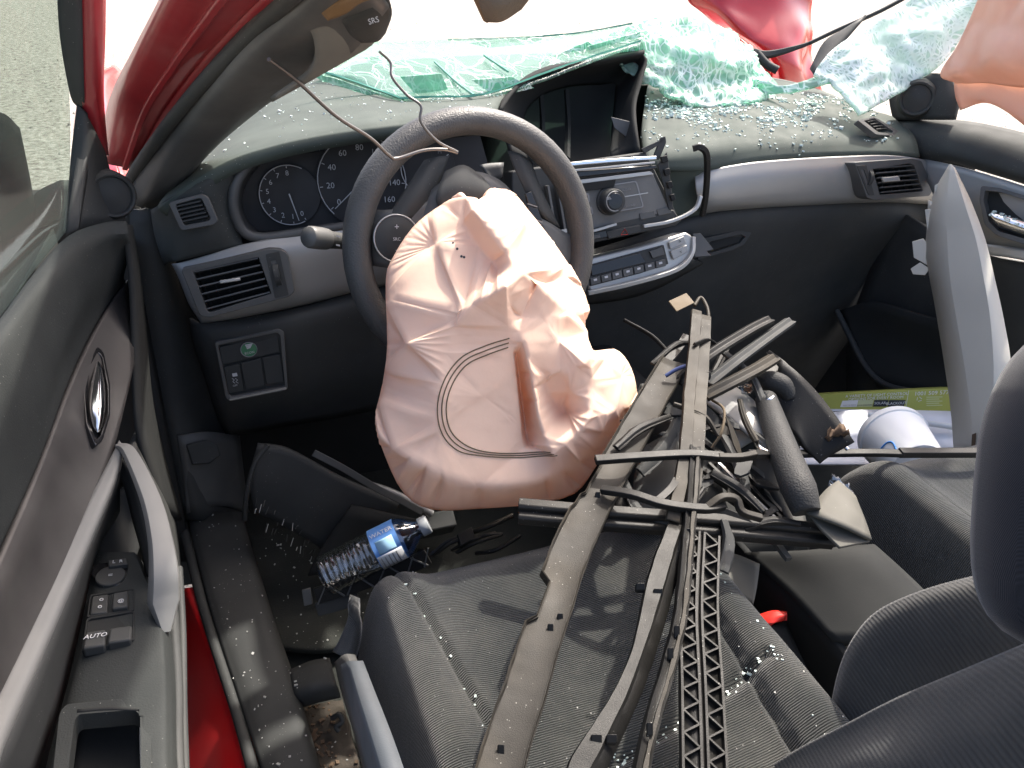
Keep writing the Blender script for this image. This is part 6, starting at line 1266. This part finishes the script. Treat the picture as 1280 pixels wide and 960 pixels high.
shard([(500, 96), (552, 92), (560, 112), (520, 118)], .40); shard([(386, 90), (420, 98), (500, 126), (488, 128), (400, 100)], .44); shard([(586, 54), (680, 44), (676, 54), (610, 60)], .70); shard([(455, 72), (478, 70), (480, 76), (462, 78)], .72)
shard([(690, 70), (735, 52), (750, 64), (738, 82), (712, 82)], .52); shard([(735, 58), (800, 40), (806, 64), (770, 76), (745, 80)], .50); shard([(590, 100), (640, 96), (668, 110), (620, 122)], .37)
sheet('glass_centre', [Y([(725, 60, .60), (765, 40, .60), (812, 26, .59), (862, 28, .58), (915, 38, .58), (948, 64, .56)]),
                       Y([(760, 76, .50), (795, 70, .49), (830, 66, .48), (870, 70, .47), (915, 76, .48), (952, 86, .50)]),
                       Y([(790, 90, .47), (810, 98, .45), (840, 102, .44), (880, 105, .44), (925, 104, .46), (962, 100, .48)]),
                       Y([(800, 106, .455), (820, 116, .43), (855, 124, .40), (895, 130, .39), (935, 130, .40), (968, 126, .42)])], M['glassg'], wsn, 10, 8, .006, fn=crinkle(.026, 13))
sheet('glass_strand', [Y([(940, 98, .46), (985, 106, .40), (1030, 92, .36), (1070, 74, .34)]), Y([(945, 118, .45), (985, 116, .39), (1030, 106, .34), (1075, 96, .32)])], M['glassg'], wsn, 8, 5, .005, fn=crinkle(.012, 15))
sheet('glass_right', [Y([(1018, 92, .36), (1040, 62, .38), (1090, 30, .38), (1130, 5, .38), (1160, -25, .38)]),
                      Y([(1040, 100, .33), (1070, 72, .34), (1110, 46, .34), (1150, 20, .34), (1200, -25, .34)]),
                      Y([(1056, 120, .29), (1090, 94, .30), (1130, 70, .30), (1165, 40, .30), (1215, -10, .30)]),
                      Y([(1070, 146, .25), (1100, 130, .26), (1140, 106, .265), (1180, 74, .27), (1240, -20, .27)])], M['glassw'], wsn, 9, 8, .006, fn=crinkle(.016, 11))
# wiper and scuttle piece beyond the glass
wi = root('wiper', P(1000, 50, y=.6), 'black wiper arm lying across the torn hood', 'wiper')
sweep('arm', Y([(940, 64, .62), (960, 68, .62), (1000, 58, .60), (1016, 52, .59)]), [(-.008, -.006), (.008, -.006), (.006, .006), (-.006, .006)], M['black'], wi, up=V((0, -1, .5)), n=4, bevel=.002, rad=[1, 1.2, .7, .5])
sweep('blade', Y([(1012, 54, .59), (1050, 36, .56), (1100, 14, .52), (1145, -10, .48)]), [(-.005, -.006), (.005, -.006), (.003, .006), (-.003, .006)], M['black'], wi, up=V((0, -1, .5)), n=4, bevel=.001)
sheet('cowl_flap', [Y([(1012, 86, .50), (1030, 52, .52), (1055, 36, .52)]), Y([(1016, 92, .46), (1048, 58, .48), (1082, 18, .50)])], M['black'], wi, 4, 3, .006)
tube('pivot', Y([(945, 66, .62), (958, 80, .60), (972, 88, .58)]), .010, M['black'], wi, 4, 10)
# curtain airbag at the top right
ca = root('curtain_airbag', P(1240, 80, x=1.02), 'salmon pink curtain airbag hanging over the passenger window', 'airbag')
sheet('curtain', [X([(1240, -40, 1.0), (1280, -40, .98), (1330, -40, .96), (1380, -40, .95)]), X([(1200, 50, 1.03), (1245, 20, 1.0), (1300, 5, .97), (1380, 0, .95)]), X([(1176, 92, 1.06), (1215, 82, 1.02), (1275, 72, .98), (1370, 60, .96)]), X([(1196, 104, 1.07), (1235, 104, 1.06), (1290, 110, 1.04), (1370, 110, 1.02)])], M['curt'], ca, 9, 9, .004, fn=lambda p: p+V((-.6, -.4, 0))*(.022*noise.noise(p*9)+.035*abs(noise.noise(V((p.x*4, p.y*16, p.z*12))))+.010*abs(noise.noise(V((p.x*9, p.y*40, p.z*26))))))
sheet('lower_fold', [X([(1192, 100, 1.08), (1230, 98, 1.07), (1290, 100, 1.05), (1370, 96, 1.04)]), X([(1194, 120, 1.09), (1235, 126, 1.075), (1290, 150, 1.06), (1370, 180, 1.05)]), X([(1200, 138, 1.10), (1240, 130, 1.09), (1300, 172, 1.08), (1370, 220, 1.08)])], M['curt'], ca, 7, 6, .003, fn=lambda p: p+V((-.5, -.5, 0))*.012*noise.noise(p*16))
# torn headliner corner with visor clip, loose wires, mesh rag
hd = root('headliner', P(440, 20, y=-.1), 'torn grey headliner corner with brown foam hanging at the top', 'headliner')
sheet('shell', [Y([(372, 14, -.21), (420, -20, -.28), (470, -60, -.34)]), Y([(392, 50, -.17), (435, 20, -.22), (480, -15, -.28)]), Y([(388, 92, -.12), (435, 66, -.15), (470, 48, -.17)]), Y([(340, 128, -.06), (398, 96, -.10), (458, 62, -.14)])], M['liner'], hd, 5, 5, .006)
sheet('visor_bracket', [Y([(428, 28, -.22), (458, 14, -.25), (486, -4, -.27)]), Y([(438, 44, -.20), (466, 38, -.22), (490, 18, -.24)]), Y([(452, 54, -.18), (472, 52, -.18), (482, 42, -.19)])], M['black'], hd, 5, 4, .012)
sheet('foam', [Y([(402, 16, -.238), (430, 0, -.275), (490, -26, -.31)]), Y([(410, 24, -.235), (440, 10, -.262), (492, -14, -.30)])], M['foam'], hd, 6, 4, .012, fn=lambda p: p+V((0, -.4, .5))*.01*noise.noise(p*60))
pxtext('airbag_mark', 'SRS', (467, 26), pn(P(467, 26, y=-.245), (-.2, -1, .2)), .0065, M['dial'], hd, .01, (10, -3))
rg = root('mesh_rag', P(625, 10, y=-.1), 'brown mesh rag dangling at the top edge', 'rag')
sheet('rag', [Y([(590, -30, -.14), (630, -30, -.14), (690, -30, -.14)]), Y([(598, 2, -.13), (625, 5, -.145), (668, -8, -.14)]), Y([(607, 28, -.12), (628, 27, -.13), (652, 12, -.13)])], M['mesh'], rg, 6, 6, .004)
sheet('foam_backing', [Y([(580, -30, -.12), (598, -30, -.13)]), Y([(592, 0, -.12), (604, 2, -.13)]), Y([(604, 26, -.115), (609, 29, -.12)])], M['foam'], rg, 4, 4, .005)
w1 = tube('loose_wire', [P(336, 74, y=-.14), P(370, 100, y=-.11), P(420, 145, y=-.08), P(462, 172, y=-.055), P(486, 194, y=-.04), P(497, 198, y=-.035), P(530, 188, y=-.03), P(556, 187, y=-.03), P(572, 191, y=-.03)], .0022, M['wire'], None, 6, 7); tag(w1, 'grey wire running from the pillar to the wheel rim', 'wire')
w2 = tube('loose_wire', [P(474, 64, y=.0), P(488, 78, y=.0), P(490, 96, y=-.01), P(508, 118, y=-.02), P(526, 132, y=-.03), P(526, 152, y=-.035), P(546, 176, y=-.035), P(572, 190, y=-.03)], .0018, M['wire'], None, 6, 7); tag(w2, 'kinked grey wire dropping from the windscreen to the wheel rim', 'wire')

# ---------------- scattered crumbs
def ray_down(objs):
    dg = bpy.context.evaluated_depsgraph_get(); tr_ = []
    for o in objs:
        tr_.append(BVHTree.FromObject(o, dg))
    def f(x, y, z=1.2):
        best = None
        for t in tr_:
            h = t.ray_cast(V((x, y, z)), V((0, 0, -1)))
            if h[0] is not None and (best is None or h[0].z > best[0].z): best = (h[0], h[1])
        return best
    return f
def crumbs(name, spots, surf, mat, smin, smax, lab, cat, flat=.6):
    vs = []; fs = []
    for (x, y) in spots:
        h = surf(x, y)
        if h is None: continue
        p, n = h; s = random.uniform(smin, smax)*(1 if random.random() < .85 else 1.8); i0 = len(vs); R_ = Matrix.Rotation(random.uniform(0, 6.3), 3, 'Z') @ Matrix.Rotation(random.uniform(-.5, .5), 3, 'X')
        sx, sy, sz = s*random.uniform(.6, 1.4), s*random.uniform(.5, 1.2), s*flat*random.uniform(.5, 1)
        for i in (-1, 1):
            for j in (-1, 1):
                for k in (-1, 1): vs.append(p+V((0, 0, sz*.7))+R_ @ V((i*sx*random.uniform(.6, 1), j*sy*random.uniform(.6, 1), k*sz)))
        for f in [(0, 1, 3, 2), (4, 6, 7, 5), (0, 4, 5, 1), (2, 3, 7, 6), (0, 2, 6, 4), (1, 5, 7, 3)]: fs.append(tuple(i0+q for q in f))
    if not vs: return
    o = mk(name, vs, fs, mat, smooth=False); o['kind'] = 'stuff'; o['label'] = lab; o['category'] = cat
bpy.context.view_layer.update()
random.seed(11)
sf = ray_down([top_right])
sp = [(random.gauss(.74, .17), random.gauss(.385, .05)) for _ in range(2600)]+[(random.uniform(.45, 1.05), random.uniform(.21, .5)) for _ in range(600)]
sp = [p for p in sp if noise.noise(V((p[0]*14, p[1]*22, 0)))+random.uniform(-.25, .35) > .02]
crumbs('glass_crumbs', sp, sf, M['crumb'], .0009, .0031, 'green glass crumbs scattered over the passenger side dash top', 'glass')
sf = ray_down([top_left])
sp = [(random.uniform(-.35, .2), random.uniform(.22, .7)) for _ in range(300)]
crumbs('glass_crumbs', sp, sf, M['crumb'], .0008, .0018, 'fine glass crumbs sprinkled over the dash above the gauges', 'glass')
sf = ray_down([cush])
sp = []
for _ in range(70):
    x = random.uniform(-.14, .17); y = -.60+.18*x+random.gauss(0, .004); sp.append((x, y))
for _ in range(22): y = random.uniform(-.7, -.33); sp.append((-.195-.16*(y+.35)+random.gauss(0, .003), y))
for _ in range(16): y = random.uniform(-.7, -.4); sp.append((.185+.10*(y+.35)+random.gauss(0, .004), y))
crumbs('glass_crumbs', sp, sf, M['crumb'], .0006, .0016, 'glass crumbs caught in the driver cushion seams', 'glass')
sp = [(random.uniform(-.24, .24), random.uniform(-.8, -.3)) for _ in range(220)]
crumbs('grit', sp, sf, M['inkg'], .0003, .0008, 'pale grit specks on the driver cushion', 'grit')
sf = ray_down([o for o in bpy.data.objects if o.name.startswith(('sill_plate', 'floor_mat', 'rail_track', 'rail_cover'))])
sp = [(random.uniform(-.46, -.05), random.uniform(-.5, .25)) for _ in range(420)]
crumbs('grit', sp, sf, M['inkg'], .0005, .0015, 'leaf bits and grit on the sill and footwell', 'grit')
sf = ray_down([o for o in bpy.data.objects if o.name.startswith('rail_track')])
crumbs('leaf_litter', [(random.gauss(-.315, .02), random.uniform(-.5, -.2)) for _ in range(260)], sf, M['leaf'], .001, .0035, 'brown leaf litter in the seat rail', 'litter')
vs = []; 
lt = ray_down([o for o in bpy.data.objects if o.name.startswith('latch_lever')])
crumbs('glass_crumbs', [(random.uniform(1.03, 1.07), random.uniform(-.12, .04)) for _ in range(160)], lt, M['crumb'], .0015, .0032, 'glass crumbs heaped on the passenger door latch', 'glass')
